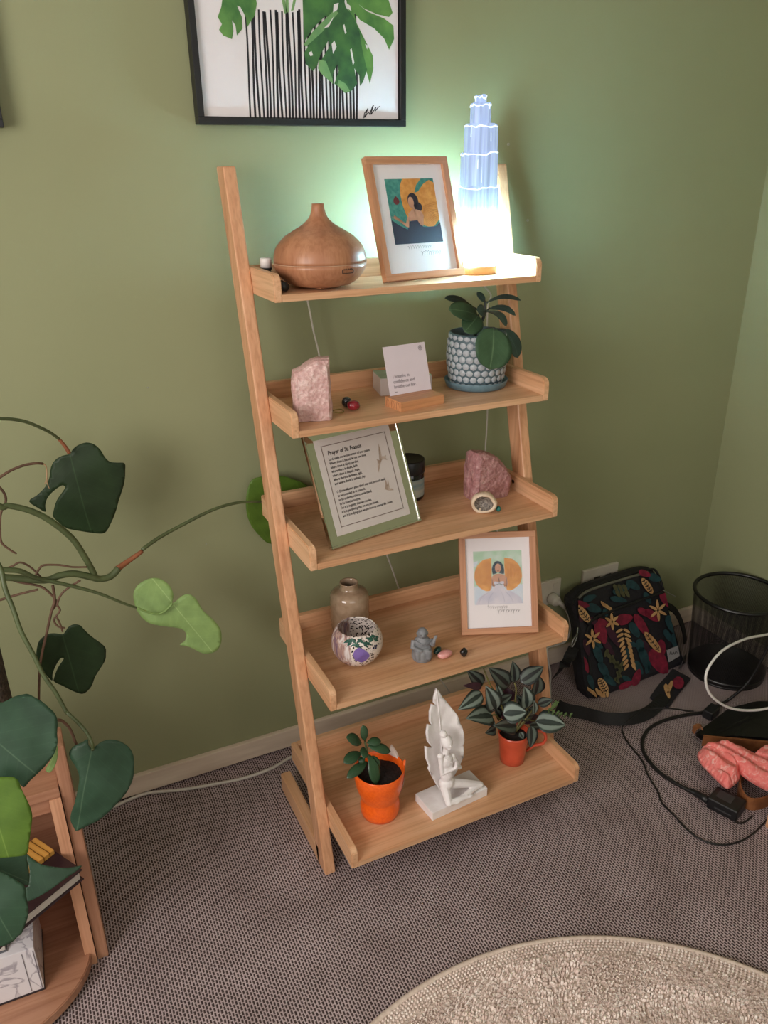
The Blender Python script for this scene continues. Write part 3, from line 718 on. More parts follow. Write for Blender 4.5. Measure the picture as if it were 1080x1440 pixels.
def tier(z0, z1, w, seed, dx=0.0, cut=0.0, name='crystal_tier'):
    rnd = random.Random(seed); n = 26; V = []; F = []
    rad = []
    for k in range(n):
        a = 2*pi*k/n; sq = 1/max(abs(cos(a+0.25)), abs(sin(a+0.25)))**0.55
        rad.append(w/2*sq*0.90*(1+rnd.uniform(-0.035, 0.035)))
    rows = [(z0, 1.0), (z0+(z1-z0)*0.35, 1.0), (z0+(z1-z0)*0.7, 0.985), (z1-0.005, 0.975), (z1, 0.93)]
    for z, f in rows:
        for k in range(n):
            a = 2*pi*k/n; zz = z + (rnd.uniform(-0.003, 0.002) if z == z1 or z == z1-0.005 else 0)
            V.append((dx+rad[k]*f*cos(a), rad[k]*f*sin(a), zz))
    for i in range(len(rows)-1):
        for k in range(n): F.append((i*n+k, i*n+(k+1) % n, (i+1)*n+(k+1) % n, (i+1)*n+k))
    F.append(tuple(range(n))[::-1]); F.append(tuple((len(rows)-1)*n+k for k in range(n)))
    o = raw(name, V, F, SEL, lamp)
    # bright broken rim of the tier
    top = [Vector(V[(len(rows)-2)*n+k])*1.0 for k in range(n)]; top.append(top[0])
    tube('tier_rim', [Vector((p.x*1.0, p.y*1.0, p.z+0.0015+rnd.uniform(-.0012, .0012))) for p in top], [rnd.uniform(0.0006, 0.0019) for p in top], RIDGE, lamp, seg=5, smoothn=0)
    for q_ in range(7):
        k = rnd.randrange(n); a = 2*pi*k/n; f0, f1 = sorted((rnd.uniform(0.05, 0.9), rnd.uniform(0.3, 0.98))); zz0 = z0+(z1-z0)*f0; zz1 = z0+(z1-z0)*f1
        if zz0 > 0.13 and zz1-zz0 > 0.006: tube('crystal_streak', [Vector((dx+rad[k]*0.992*cos(a), rad[k]*0.992*sin(a), zz0)), Vector((dx+rad[k]*0.978*cos(a), rad[k]*0.978*sin(a), zz1))], [0.0009, 0.0005], RIDGE, lamp, seg=5, smoothn=0)
    return o
T = [(371, 261, 58, 0.0), (263, 214, 52, 0.001), (217, 175, 47, 0.003), (179, 145, 29, 0.001), (146, 134, 16, 0.0)]
for k, (ya, yb2, wd, dx) in enumerate(T):
    dxx = ((646+704)/2-676, 674-676, 675.5-676, 674.5-676, 674-676)[k]*sl
    tier(zof(ya), zof(yb2), wd*sl, 11+k, dxx)
LCc = [LC+Vector((0.01, 0.0435, 0.007)), LC+Vector((0.011, 0.052, 0.006)), Vector((0.207, -0.114, ZT[0]+0.020)), Vector((0.207, -0.112, ZT[0]+0.036)), Vector((0.207, -0.100, ZT[0]+0.0415)), Vector((0.207, -0.086, ZT[0]+0.036)), Vector((0.207, -0.082, ZT[0]+0.01)), onY(688, 410, -0.05), onY(686, 430, -0.05), onY(685, 470, -0.05), onY(685, 540, -0.05), onY(685.5, 577, -0.05), onY(684, 610, -0.05), onY(683, 642, -0.05), onY(690, 720, -0.05), onY(735, 830, -0.04)]
tag(tube('hanging_cable', LCc, 0.0021, CORDW, None, seg=6), 'thin white lamp cable hanging behind the trays below the crystal lamp', 'cable')

# ================================================================== SHELF 2
def quartz_mat(name, c1, c2, c3):
    m, nt, N, L, B = nodes_of(name)
    v = coords(N, L)
    n1 = N.new('ShaderNodeTexNoise'); n1.inputs['Scale'].default_value = 55; n1.inputs['Detail'].default_value = 7; n1.inputs['Roughness'].default_value = 0.72; n1.inputs['Distortion'].default_value = 1.2
    L.new(v, n1.inputs['Vector'])
    L.new(ramp(N, L, n1.outputs['Fac'], [(0.32, lin(c1)), (0.5, lin(c2)), (0.66, lin(c3))]), B.inputs['Base Color'])
    B.inputs['Roughness'].default_value = 0.32; B.inputs['Subsurface Weight'].default_value = 0.25
    B.inputs['Subsurface Radius'].default_value = (0.02, 0.012, 0.012); B.inputs['Subsurface Scale'].default_value = 0.4
    vo = N.new('ShaderNodeTexVoronoi'); vo.inputs['Scale'].default_value = 120; L.new(v, vo.inputs['Vector'])
    ad = N.new('ShaderNodeMath'); ad.operation = 'ADD'; L.new(n1.outputs['Fac'], ad.inputs[0]); L.new(vo.outputs['Distance'], ad.inputs[1])
    bump_to(N, L, B, ad.outputs[0], 0.55, 0.004)
    return m
QZ = quartz_mat('rose_quartz', (190, 146, 142), (208, 170, 165), (236, 212, 206))
def rough_crystal(name, pts, Yp, n, depth, m, label, flat_side=None, seed=3, amp=0.0035):
    """chunk whose front outline was read off the photograph, with a real back of its own depth"""
    n = Vector(n).normalized(); P0 = onZ(*pts['foot'], pts['z'])
    rim = [onP(a, b, P0, n) for a, b in pts['rim']]
    bk = -n; cen = sum(rim, Vector())/len(rim); zt = pts['z']
    bm = bmesh.new(); rings = []
    for f, dd in ((0.80, -0.010), (0.95, -0.004), (1.0, 0.004), (1.0, depth*0.45), (0.90, depth*0.8), (0.72, depth)):
        ring = []
        for v in rim:
            q = cen+(v-cen)*f; q = q+bk*dd
            if v.z < zt+0.006: q.z = zt
            ring.append(bm.verts.new(q))
        rings.append(ring)
    N_ = len(rim)
    for a, b in zip(rings, rings[1:]):
        for k in range(N_): bm.faces.new((a[k], a[(k+1) % N_], b[(k+1) % N_], b[k]))
    bm.faces.new(rings[0][::-1]); bm.faces.new(rings[-1])
    bmesh.ops.triangulate(bm, faces=list(bm.faces))
    bmesh.ops.subdivide_edges(bm, edges=list(bm.edges), cuts=3, use_grid_fill=True)
    bmesh.ops.triangulate(bm, faces=list(bm.faces))
    for v in bm.verts:
        k = noise.noise(v.co*38+Vector((seed, 0, 0)))*amp+noise.noise(v.co*95+Vector((seed, 3, 0)))*amp*0.5
        d = (v.co-(cen+bk*depth*0.4)).normalized(); v.co += d*k
        v.co.z = max(v.co.z, zt+0.0003)
    base = Vector((cen.x, cen.y, zt))
    for v in bm.verts: v.co -= base
    o = link(name, me_from(bm), m); o.location = base
    return tag(o, label, 'crystal')
rough_crystal('rose_quartz', {'foot': (420, 592), 'z': ZT[1], 'rim': [(415.5, 592), (413, 570), (410.5, 552), (410.5, 536), (412, 524), (428, 514), (437, 508), (447, 504), (463, 503.5), (464.5, 520), (466, 545), (467.5, 570), (468, 586), (464, 591), (440, 592.5)]},
              None, (-0.30, -1, 0.0), 0.055, QZ, 'pale pink rose quartz chunk standing in left of second tray')
pebble('pebble', onZ(498.5, 578, ZT[1])+Vector((0, 0.004, 0)), (0.0155, 0.012, 0.0105), mat('red_jasper', (146, 26, 44), (112, 16, 32), rough=0.12, scale=70, coat=0.6), 'polished crimson red tumbled stone', 1, 0.2, tilt=0.2)
pebble('pebble', onZ(489, 575, ZT[1])+Vector((0.002, 0.010, 0)), (0.0135, 0.010, 0.0115), mat('dark_stone', (38, 44, 52), (22, 28, 36), rough=0.14, scale=60, coat=0.5), 'polished blue-black tumbled stone behind the red one', 2, 0.7, tilt=0.5)
rp = onZ(475, 580, ZT[1]); bm = bmesh.new()
ring = [rp+Vector((0.0125*cos(2*pi*k/24), 0.0125*sin(2*pi*k/24), 0.0026+0.001*sin(4*pi*k/24))) for k in range(25)]
tag(tube('brass_ring', ring, 0.0011, mat('brass', (176, 152, 96), (150, 128, 76), rough=0.3, metallic=0.9), None, seg=6, smoothn=0), 'thin brass wire ring beside rose quartz', 'ring')
# white box behind the card
BOXW = mat('box_white', (214, 202, 198), (206, 194, 190), rough=0.5, scale=12); BOXG = mat('box_lid_green', (184, 198, 176), (170, 186, 162), rough=0.5, scale=30)
bx_ = thing('card_box', 'white card box with pale green lid behind the quote card', 'box', (0.030, -0.150, ZT[1]), (0, 0, radians(-12)))
box('box_body', (0, 0, 0.019), (0.118, 0.078, 0.038), BOXW, bx_, bevel=0.001)
box('box_lid', (0, 0, 0.0388), (0.117, 0.077, 0.0016), BOXG, bx_, bevel=0.0004)
flat_l = []
lidlines = raw('lid_line', [(-0.05+0.012*k, -0.03+0.004*(k % 3), 0.0399) if j == 0 else (-0.03+0.012*k+0.0008*(j == 2), -0.02+0.004*(k % 3)+0.0006*(j == 2), 0.0399) for k in range(7) for j in range(3)], [(3*k, 3*k+1, 3*k+2) for k in range(7)], mat('lid_ink', (96, 124, 96)), bx_, recalc=False)
# card on a slotted wooden stand
stw = thing('card_stand', 'small slotted pine block holding a quote card', 'card stand', (-0.053, -0.311, ZT[1]), (0, 0, 0.155))
PX_ = wood('pine_block', 'x', (214, 160, 116), (204, 146, 102), (180, 118, 78))
bm = bmesh.new(); pr = [(0, 0), (0.058, 0), (0.058, 0.0215), (0.0545, 0.0215), (0.0535, 0.012), (0.0515, 0.012), (0.0505, 0.0215), (0.002, 0.0195), (0, 0.0175)]
a = [bm.verts.new((0, p, q_)) for p, q_ in pr]; b = [bm.verts.new((0.112, p, q_)) for p, q_ in pr]
bm.faces.new(a); bm.faces.new(b[::-1])
for k in range(len(pr)): bm.faces.new((a[k], a[(k+1) % len(pr)], b[(k+1) % len(pr)], b[k]))
link('block', me_from(bm), PX_, stw)
for k in range(9):
    ribbon('end_grain_line', [Vector((-0.0002, 0.004+0.006*k, 0.001)), Vector((-0.0002, 0.0055+0.006*k, 0.009)), Vector((-0.0002, 0.003+0.006*k, 0.017))], Vector((0, 1, 0)), 0.0012, mat('end_grain', (168, 106, 66)), stw, th=0.0003, smoothn=2)
cdw, cdh = 0.105, 0.110
card = thing('quote_card', 'square white card printed with a breathing affirmation', 'card', (-0.0515, -0.2595, ZT[1]+0.0135), (-0.29, 0, 0.100))
box('card_sheet', (cdw/2, 0.0006, cdh/2), (cdw, 0.0012, cdh), mat('card_stock', (226, 214, 222), (220, 208, 216), rough=0.6, scale=10), card, bevel=0)
INK2 = mat('card_ink', (112, 100, 110), (100, 90, 98), rough=0.7)
for k, s_t in enumerate(('I breathe in', 'confidence and', 'breathe out fear.')):
    text('printed_line', s_t, 0.0105, 0.0125, 0.043-0.0107*k, -0.0004, INK2, card, width=(0.041, 0.053, 0.056)[k])
flat('printed_dash', [[(0.0125, 0.0135), (0.0185, 0.0135), (0.0185, 0.0146), (0.0125, 0.0146)]], INK2, card, -0.0004)
flat('printed_name', stroke(scribble(0.0135, 0.0068, 0.018, 0.0022, 6, 5), 0.0007), INK2, card, -0.0004)
lg = []
for k in range(24):
    lg += stroke([(0.092+0.0048*cos(2*pi*k/24), 0.099+0.0048*sin(2*pi*k/24)), (0.092+0.0048*cos(2*pi*(k+1)/24), 0.099+0.0048*sin(2*pi*(k+1)/24))], 0.0008)
for k in range(6): lg += [ellipse(0.092+0.0022*cos(k*pi/3), 0.099+0.0022*sin(k*pi/3), 0.0010, 0.0010, 8)]
flat('printed_emblem', lg, INK2, card, -0.0004)

# honeycomb pot with round-leaved plant
def uvleaf_mat(name, base, vein, edge, rough=0.35, vw=0.03, spec=0.5, sheen=0.0, back=None):
    m, nt, N, L, B = nodes_of(name)
    uv = N.new('ShaderNodeUVMap'); sp = N.new('ShaderNodeSeparateXYZ'); L.new(uv.outputs['UV'], sp.inputs['Vector'])
    a = N.new('ShaderNodeMath'); a.operation = 'SUBTRACT'; a.inputs[1].default_value = 0.5; L.new(sp.outputs['X'], a.inputs[0])
    b = N.new('ShaderNodeMath'); b.operation = 'ABSOLUTE'; L.new(a.outputs[0], b.inputs[0])
    c = ramp(N, L, b.outputs[0], [(0.0, lin(vein)), (vw, lin(base)), (0.36, lin(base)), (0.5, lin(edge))])
    # side veins leaving the midrib at a slant
    m1 = N.new('ShaderNodeMath'); m1.operation = 'MULTIPLY_ADD'; m1.inputs[1].default_value = -0.8; L.new(b.outputs[0], m1.inputs[0]); L.new(sp.outputs['Y'], m1.inputs[2])
    m2 = N.new('ShaderNodeMath'); m2.operation = 'MULTIPLY'; m2.inputs[1].default_value = 44; L.new(m1.outputs[0], m2.inputs[0])
    m3 = N.new('ShaderNodeMath'); m3.operation = 'SINE'; L.new(m2.outputs[0], m3.inputs[0])
    vr = ramp(N, L, m3.outputs[0], [(0.9, (0, 0, 0, 1)), (1.0, (1, 1, 1, 1))])
    nz = N.new('ShaderNodeTexNoise'); nz.inputs['Scale'].default_value = 30; nz.inputs['Detail'].default_value = 4
    L.new(coords(N, L), nz.inputs['Vector'])
    mx = N.new('ShaderNodeMix'); mx.data_type = 'RGBA'; mx.blend_type = 'MIX'
    fm = N.new('ShaderNodeMath'); fm.operation = 'MULTIPLY'; fm.inputs[1].default_value = 0.10; L.new(vr, fm.inputs[0]); L.new(fm.outputs[0], mx.inputs['Factor'])
    L.new(c, mx.inputs['A']); mx.inputs['B'].default_value = lin(vein)
    mv = N.new('ShaderNodeMix'); mv.data_type = 'RGBA'; mv.blend_type = 'MULTIPLY'; mv.inputs['Factor'].default_value = 1
    L.new(mx.outputs['Result'], mv.inputs['A']); L.new(ramp(N, L, nz.outputs['Fac'], [(0.3, (0.78, 0.8, 0.78, 1)), (0.7, (1.1, 1.1, 1.1, 1))]), mv.inputs['B'])
    L.new(mv.outputs['Result'], B.inputs['Base Color']); B.inputs['Roughness'].default_value = rough; B.inputs['Specular IOR Level'].default_value = spec
    B.inputs['Subsurface Weight'].default_value = 0.0
    bump_to(N, L, B, m3.outputs[0], 0.025, 0.001)
    MATS[name] = m; return m
HOYA = uvleaf_mat('hoya_leaf', (66, 94, 66), (104, 132, 98), (54, 82, 60), rough=0.45, spec=0.4)
HOYAD = uvleaf_mat('hoya_leaf_dark', (52, 74, 70), (76, 102, 94), (44, 66, 62), rough=0.38)
HSTEM = mat('hoya_stem', (60, 66, 62), (48, 52, 50), rough=0.6)
SOIL = mat('potting_soil', (34, 24, 20), (14, 10, 9), rough=0.95, scale=160, bump=1.0, bdist=0.004, detail=6)
sc_ = onZ(668, 543, ZT[1]+0.012); PC = Vector((sc_.x, sc_.y+0.004, ZT[1])); sp_ = mpp(PC+Vector((0, 0, 0.04)))
PC.x = 0.198; PC.y = -0.195
SAUC = mat('saucer_blue_grey', (104, 132, 144), (92, 120, 132), rough=0.45, scale=80, bump=0.1)
tag(lathe('saucer', [(0, 0), (39*sp_, 0), (43*sp_, 0.003), (46*sp_, 0.017), (45.5*sp_, 0.0185), (44*sp_, 0.0175), (41*sp_, 0.0062), (0, 0.0062)], SAUC, None, 56, PC), 'blue-grey ceramic saucer under the honeycomb pot', 'saucer')
pot = thing('hoya_plant', 'round-leaved plant in white honeycomb-dotted grey pot', 'potted plant', PC+Vector((0, 0, 0.0065)))
PH = 0.118
pp = [(33.5, 0), (36.5, 0.02), (40, 0.18), (42.6, 0.40), (43.2, 0.55), (42.4, 0.75), (40.5, 0.92), (39.2, 1.0)]
POTG = mat('pot_grey', (88, 108, 116), (76, 96, 104), rough=0.55, scale=60)
lathe('pot', [(0, 0)]+[(r*sp_, z*PH) for r, z in pp]+[(37.0*sp_, PH), (35.5*sp_, 0.80*PH), (34*sp_, 0.74*PH)], POTG, pot, seg=64)
lathe('soil', [(34.5*sp_, 0.76*PH), (20*sp_, 0.80*PH), (0, 0.81*PH)], SOIL, pot, seg=40)
def potr(zf):
    for (r0, z0), (r1, z1) in zip(pp, pp[1:]):
        if z0 <= zf <= z1: return (r0+(r1-r0)*(zf-z0)/(z1-z0))*sp_
    return pp[-1][0]*sp_
DOT = mat('dot_white', (182, 188, 194), (164, 171, 178), rough=0.45, scale=200, bump=0.15)
bm = bmesh.new(); rows = 8; ncol = 24
for i in range(rows):
    zf = 0.055+0.89*i/(rows-1)*0.985
    for k in range(ncol):
        a = 2*pi*(k+0.5*(i % 2))/ncol; r = potr(min(zf, 0.995)); c = Vector((r*cos(a), r*sin(a), zf*PH)); nn = Vector((cos(a), sin(a), 0)); sd = Vector((-sin(a), cos(a), 0))
        hw = 2*pi*r/ncol*0.47; hh = PH*0.99/rows*0.545*(0.72 if i in (0, rows-1) else 1)
        top = bm.verts.new(c+nn*0.0014); ri = [bm.verts.new(c+nn*0.0009+sd*(hw*0.8*cos(t*pi/4))+Vector((0, 0, hh*0.8*sin(t*pi/4)))) for t in range(8)]
        ro = [bm.verts.new(c-nn*0.0006+sd*(hw*cos(t*pi/4))+Vector((0, 0, hh*sin(t*pi/4)))) for t in range(8)]
        for t in range(8):
            t2 = (t+1) % 8; bm.faces.new((top, ri[t], ri[t2])); bm.faces.new((ri[t], ro[t], ro[t2], ri[t2]))
dots = link('raised_dots', me_from(bm), DOT, pot, True); dots['kind'] = 'stuff'; dots['label'] = 'white honeycomb dots around the pot'
PO = PC+Vector((0, 0, 0.0065))
def hp(cx, cy, Y): return onY(610+cx/7.714, 400+cy/7.714, Y)
HL = [  # base, tip (crop px), Y of base and tip, width crop px, material, upward hint, droop
    ((405, 235), (112, 160), -0.20, -0.22, 120, HOYAD, (0.1, -0.8, 1), 0.08),
    ((480, 345), (148, 275), -0.20, -0.24, 215, HOYA, (-0.2, -1, 0.55), 0.08),
    ((485, 335), (330, 520), -0.21, -0.25, 250, HOYA, (-0.3, -1, 0.4), 0.05),
    ((552, 185), (468, 85), -0.19, -0.18, 80, HOYAD, (0, -1, 0.4), 0.05),
    ((565, 200), (950, 195), -0.20, -0.26, 110, HOYAD, (0, -0.5, 1), 0.17),
    ((600, 262), (885, 355), -0.20, -0.24, 120, HOYAD, (0.1, -0.7, 1), 0.20),
    ((560, 290), (775, 475), -0.22, -0.26, 190, HOYAD, (0.6, -0.9, 0.7), 0.22),
    ((650, 470), (600, 925), -0.262, -0.288, 460, HOYA, (0, -1, 0.25), 0.06),
    ((760, 485), (905, 800), -0.215, -0.24, 240, HOYAD, (0.35, -0.9, 0.2), 0.10),
    ((560, 290), (465, 285), -0.22, -0.245, 130, HOYAD, (0, -1, 0.4), 0.05),
]
root = PO+Vector((-0.012, 0.0, 0.80*PH))
for (b0, t0, yb0, yt0, wd, m_, up0, dr) in HL:
    B0 = hp(*b0, yb0); T0 = hp(*t0, yt0)
    o = link('leaf', leaf_mesh(B0, T0, wd/7.714*sp_, up0, 'round', 0.10, dr, 0.0018, 12, 8, off=PO), m_, pot)
    hub = hp(545, 330, -0.20)
    tube('leaf_stalk', [root, (root+hub)/2+Vector((0.002, 0, 0.004)), hub, B0, B0+(T0-B0)*0.06] if b0[1] < 330 else [root, (root+B0)/2+Vector((0, -0.004, 0.012)), B0, B0+(T0-B0)*0.05], [0.0024, 0.0018], HSTEM, pot, seg=6, off=PO)

# ================================================================== SHELF 3
SILV = mat('mirror_silver', (214, 214, 208), (206, 206, 200), rough=0.06, metallic=1.0, scale=4)
PRS = mat('prayer_paper', (206, 198, 194), (200, 192, 188), rough=0.5, scale=6)
pw, ph, lean_ = 0.236, 0.246, 0.40
pf = thing('prayer_frame', 'silver mirrored frame holding a printed prayer with brown birds', 'frame', (-0.238, -0.363, ZT[2]+0.012*sin(lean_)), (-lean_, 0, 0.195))
for c_, s2 in (((pw/2, 0.006, 0.0025), (pw, 0.012, 0.005)), ((pw/2, 0.006, ph-0.0025), (pw, 0.012, 0.005)), ((0.0025, 0.006, ph/2), (0.005, 0.012, ph-0.01)), ((pw-0.0025, 0.006, ph/2), (0.005, 0.012, ph-0.01))):
    box('silver_rail', c_, s2, SILV, pf, bevel=0.0016)
# sloping mirror border
bw = 0.017
for k, (A, B_, C_, D_) in enumerate((((0.005, 0.005), (pw-0.005, 0.005), (pw-0.005-bw, 0.005+bw), (0.005+bw, 0.005+bw)), ((pw-0.005, ph-0.005), (0.005, ph-0.005), (0.005+bw, ph-0.005-bw), (pw-0.005-bw, ph-0.005-bw)),
                          ((0.005, ph-0.005), (0.005, 0.005), (0.005+bw, 0.005+bw), (0.005+bw, ph-0.005-bw)), ((pw-0.005, 0.005), (pw-0.005, ph-0.005), (pw-0.005-bw, ph-0.005-bw), (pw-0.005-bw, 0.005+bw)))):
    V = [(A[0], 0.0030, A[1]), (B_[0], 0.0030, B_[1]), (C_[0], 0.0045, C_[1]), (D_[0], 0.0045, D_[1])]
    raw('mirror_border', V+[(x, 0.009, z) for x, y, z in V], [(0, 1, 2, 3), (7, 6, 5, 4), (0, 4, 5, 1), (1, 5, 6, 2), (2, 6, 7, 3), (3, 7, 4, 0)], SILV, pf)
box('prayer_sheet', (pw/2, 0.005, ph/2), (pw-0.010-2*bw, 0.0016, ph-0.010-2*bw), PRS, pf, bevel=0)
box('back_panel', (pw/2, 0.0108, ph/2), (pw-0.012, 0.0022, ph-0.012), mat('felt_black', (30, 28, 28), rough=0.9), pf, bevel=0)
TAN = mat('line_brown', (118, 100, 94), (108, 90, 84), rough=0.6); INK3 = mat('prayer_ink', (40, 34, 36), (30, 26, 28), rough=0.6)
yl = 0.0037; lx0, lx1, lz0, lz1 = 0.036, pw-0.036, 0.038, ph-0.036
flat('printed_border', [q_ for q_ in ([(lx0, lz0), (lx1, lz0), (lx1, lz0+.0014), (lx0, lz0+.0014)], [(lx0, lz1-.0014), (lx1, lz1-.0014), (lx1, lz1), (lx0, lz1)], [(lx0, lz0), (lx0+.0014, lz0), (lx0+.0014, lz1), (lx0, lz1)], [(lx1-.0014, lz0), (lx1, lz0), (lx1, lz1), (lx1-.0014, lz1)])], TAN, pf, yl)
text('printed_title', 'Prayer of St. Francis', 0.0125, 0.048, lz1-0.021, yl, INK3, pf, shear=0.15, offset=0.00025, width=0.084)
lines = ['Lord, make me an instrument of your peace.', 'Where there is hatred, let me sow love,', 'where there is injury, pardon,', 'where there is doubt, faith,', 'where there is despair, hope,', 'where there is darkness, light,', 'and where there is sadness, joy.', '',
         'O Divine Master, grant that I may not so much seek', 'to be consoled as to console,', 'to be understood as to understand,', 'to be loved as to love.', 'For it is in giving that we receive,', 'it is in pardoning that we are pardoned,', 'and it is in dying that we are born to eternal life. Amen.']
wds = [.105, .092, .070, .066, .068, .072, .078, 0, .125, .070, .084, .052, .078, .094, .130]
for k, s_t in enumerate(lines):
    if s_t: text('printed_line', s_t, 0.0076, 0.046, lz1-0.0325-0.0086*k, yl, INK3, pf, shear=0.18, offset=0.00012, width=wds[k])
BIRD = mat('bird_brown', (150, 130, 114), (188, 172, 160), rough=0.6, scale=90)
def Bd(cx, cz, s, P): return [(cx+s*a, cz+s*b) for a, b in P]
flat('printed_bird', [Bd(0.171, 0.155, 0.042, [(-.05, -.05), (-.02, .12), (.05, .45), (.14, .80), (.16, .45), (.15, .12), (.30, .08), (.42, .12), (.36, -.02), (.44, -.14), (.30, -.10), (.16, -.06), (.06, -.10), (-.10, -.32), (-.28, -.66), (-.26, -.36), (-.18, -.06), (-.22, .04)]),
                      Bd(0.172, 0.090, 0.026, [(-.45, .05), (-.30, .0), (-.20, .15), (-.10, .62), (.02, .72), (.06, .20), (.16, .60), (.24, .66), (.20, .1), (.18, -.08), (.40, -.12), (.56, -.30), (.36, -.28), (.10, -.24), (-.15, -.12)])], BIRD, pf, yl)
A = Vector((pw/2, 0.012, ph*0.62)); Bp = Vector((pw/2, 0.10, (-0.012*sin(lean_)+0.10*sin(lean_))/cos(lean_)+0.003))
ribbon('easel_leg', [A, (A+Bp)/2, Bp], Vector((1, 0, 0)), 0.05, mat('felt_black', (30, 28, 28)), pf, th=0.003, smoothn=2)
# candle jar behind it
jc = onZ(578, 706, ZT[2]); jc = Vector((0.037, -0.170, ZT[2])); sj = mpp(jc+Vector((0, 0, 0.04)))
jar = thing('candle_jar', 'dark glass jar with black lid and blue label behind the prayer frame', 'jar', jc)
JR = 22*sj*0.98
lathe('glass', [(0, 0), (JR*0.93, 0), (JR, 0.004), (JR, 0.066), (JR*0.9, 0.072), (0, 0.072)], DARKGLASS, jar)
lathe('paper_label', [(JR+0.0004, 0.010), (JR+0.0004, 0.054)], mat('label_cream_blue', (182, 184, 172), (112, 146, 156), rough=0.6, scale=30, stretch=(0.3, 0.3, 2.0)), jar)
lathe('lid', [(JR*0.9, 0.066), (JR*1.04, 0.066), (JR*1.05, 0.068), (JR*1.05, 0.094), (JR*1.0, 0.098), (JR*0.92, 0.097), (0, 0.0965)], mat('lid_black', (28, 30, 36), (20, 22, 28), rough=0.35), jar)
QZ2 = quartz_mat('rose_quartz_dusky', (146, 98, 100), (172, 124, 124), (206, 166, 162))
rough_crystal('rose_quartz', {'foot': (675, 704), 'z': ZT[2], 'rim': [(666, 703), (665.5, 690), (666.5, 668), (668, 645), (670, 637.5), (682, 637), (697, 641), (708, 651), (715, 661), (719, 673), (716.5, 687), (713, 700), (701, 709), (685, 707)]},
              None, (0.05, -1, 0.0), 0.060, QZ2, 'dusky pink half-dome rose quartz on third tray', seed=8)
# geode
gc = onZ(682, 724, ZT[2]); sg_ = mpp(gc)
geo = thing('geode', 'small cream-rimmed geode with sparkling grey hollow', 'geode', gc+Vector((0, 0.008, 0)), (0, 0, math.atan2(CAM.y-gc.y, CAM.x-gc.x)+pi/2))
bm = bmesh.new(); gr = 17.5*sg_; N_ = 30; rings = []
prf = [(0.0, 0.55, 0), (0.35, 0.42, 0), (0.6, 0.22, 0), (0.74, -0.06, 0), (0.86, -0.16, 0), (1.0, -0.05, 0), (1.04, 0.35, 0), (0.9, 0.85, 0), (0.5, 1.2, 0), (0.0, 1.3, 0)]
for j, (r, dpt, _) in enumerate(prf):
    if r == 0: rings.append([bm.verts.new((0, dpt*gr, gr*0.9))]); continue
    ring = []
    for k in range(N_):
        a = 2*pi*k/N_; rr = r*gr*(1+0.10*noise.noise(Vector((cos(a)*1.5, sin(a)*1.5, 4.0)))+0.05*noise.noise(Vector((cos(a)*4, sin(a)*4, j*0.7))))
        ring.append(bm.verts.new((rr*cos(a), dpt*gr+0.0012*noise.noise(Vector((a*3, j, 1))), gr*0.86+rr*0.86*sin(a))))
    rings.append(ring)
def skinrings(bm, rings, lo, hi):
    fs = []
    for a, b in list(zip(rings, rings[1:]))[lo:hi]:
        for k in range(N_):
            k2 = (k+1) % N_
            if len(a) == 1: fs.append(bm.faces.new((a[0], b[k], b[k2])))
            elif len(b) == 1: fs.append(bm.faces.new((a[k], a[k2], b[0])))
            else: fs.append(bm.faces.new((a[k], a[k2], b[k2], b[k])))
    return fs
skinrings(bm, rings, 0, 9)
zmin = min(v.co.z for v in bm.verts)
for v in bm.verts: v.co.z -= zmin
CRY = mat('geode_crystal', (150, 140, 130), (92, 84, 78), rough=0.25, scale=260, bump=0.9, bdist=0.003, lo=0.4, hi=0.6); SHELLM = mat('geode_shell', (226, 208, 184), (200, 174, 146), rough=0.6, scale=60, bump=0.3)
me = me_from(bm); me.materials.append(SHELLM); me.materials.append(CRY)
for p in me.polygons:
    c_ = p.center; p.use_smooth = True
    if sqrt(c_.x**2+((c_.z-gr*0.9)/0.86)**2) < gr*0.72 and c_.y < gr*0.6: p.material_index = 1
link('stone', me, None, geo)
pebble('pebble', onZ(702, 720, ZT[2])+Vector((0.0, 0.004, 0)), (0.006, 0.006, 0.0065), mat('turquoise', (34, 124, 116), (24, 96, 92), rough=0.3, scale=90), 'tiny turquoise bead stone beside the geode', 5)

# ================================================================== SHELF 4
vc = Vector((-0.146, -0.222, ZT[3])); sv = mpp(vc+Vector((0, 0, 0.07))); VH = onY(491, 818, vc.y).z-ZT[3]
VASE = mat('vase_glaze', (174, 150, 126), (154, 130, 106), rough=0.14, scale=60, coat=0.5, detail=6)
vp = [(21, 0), (24, 0.015), (26.2, 0.08), (27.4, 0.3), (27.6, 0.55), (27.5, 0.70), (26.6, 0.76), (24.2, 0.81), (19, 0.845), (14, 0.862), (12.5, 0.878), (12.2, 0.96), (13.0, 0.985), (12.6, 1.0), (11.2, 0.995), (10.6, 0.95), (10.6, 0.86), (16, 0.82), (22, 0.74), (23, 0.5), (22, 0.06), (0, 0.05)]
tag(lathe('ceramic_vase', [(0, 0)]+[(r*sv, z*VH) for r, z in vp], VASE, None, 56, vc), 'glossy taupe bottle-shaped ceramic vase behind mosaic bowl', 'vase')
bc = Vector((-0.1845, -0.352, ZT[3])); sb = mpp(bc+Vector((0, 0, 0.05))); BR_ = 36.5*sb
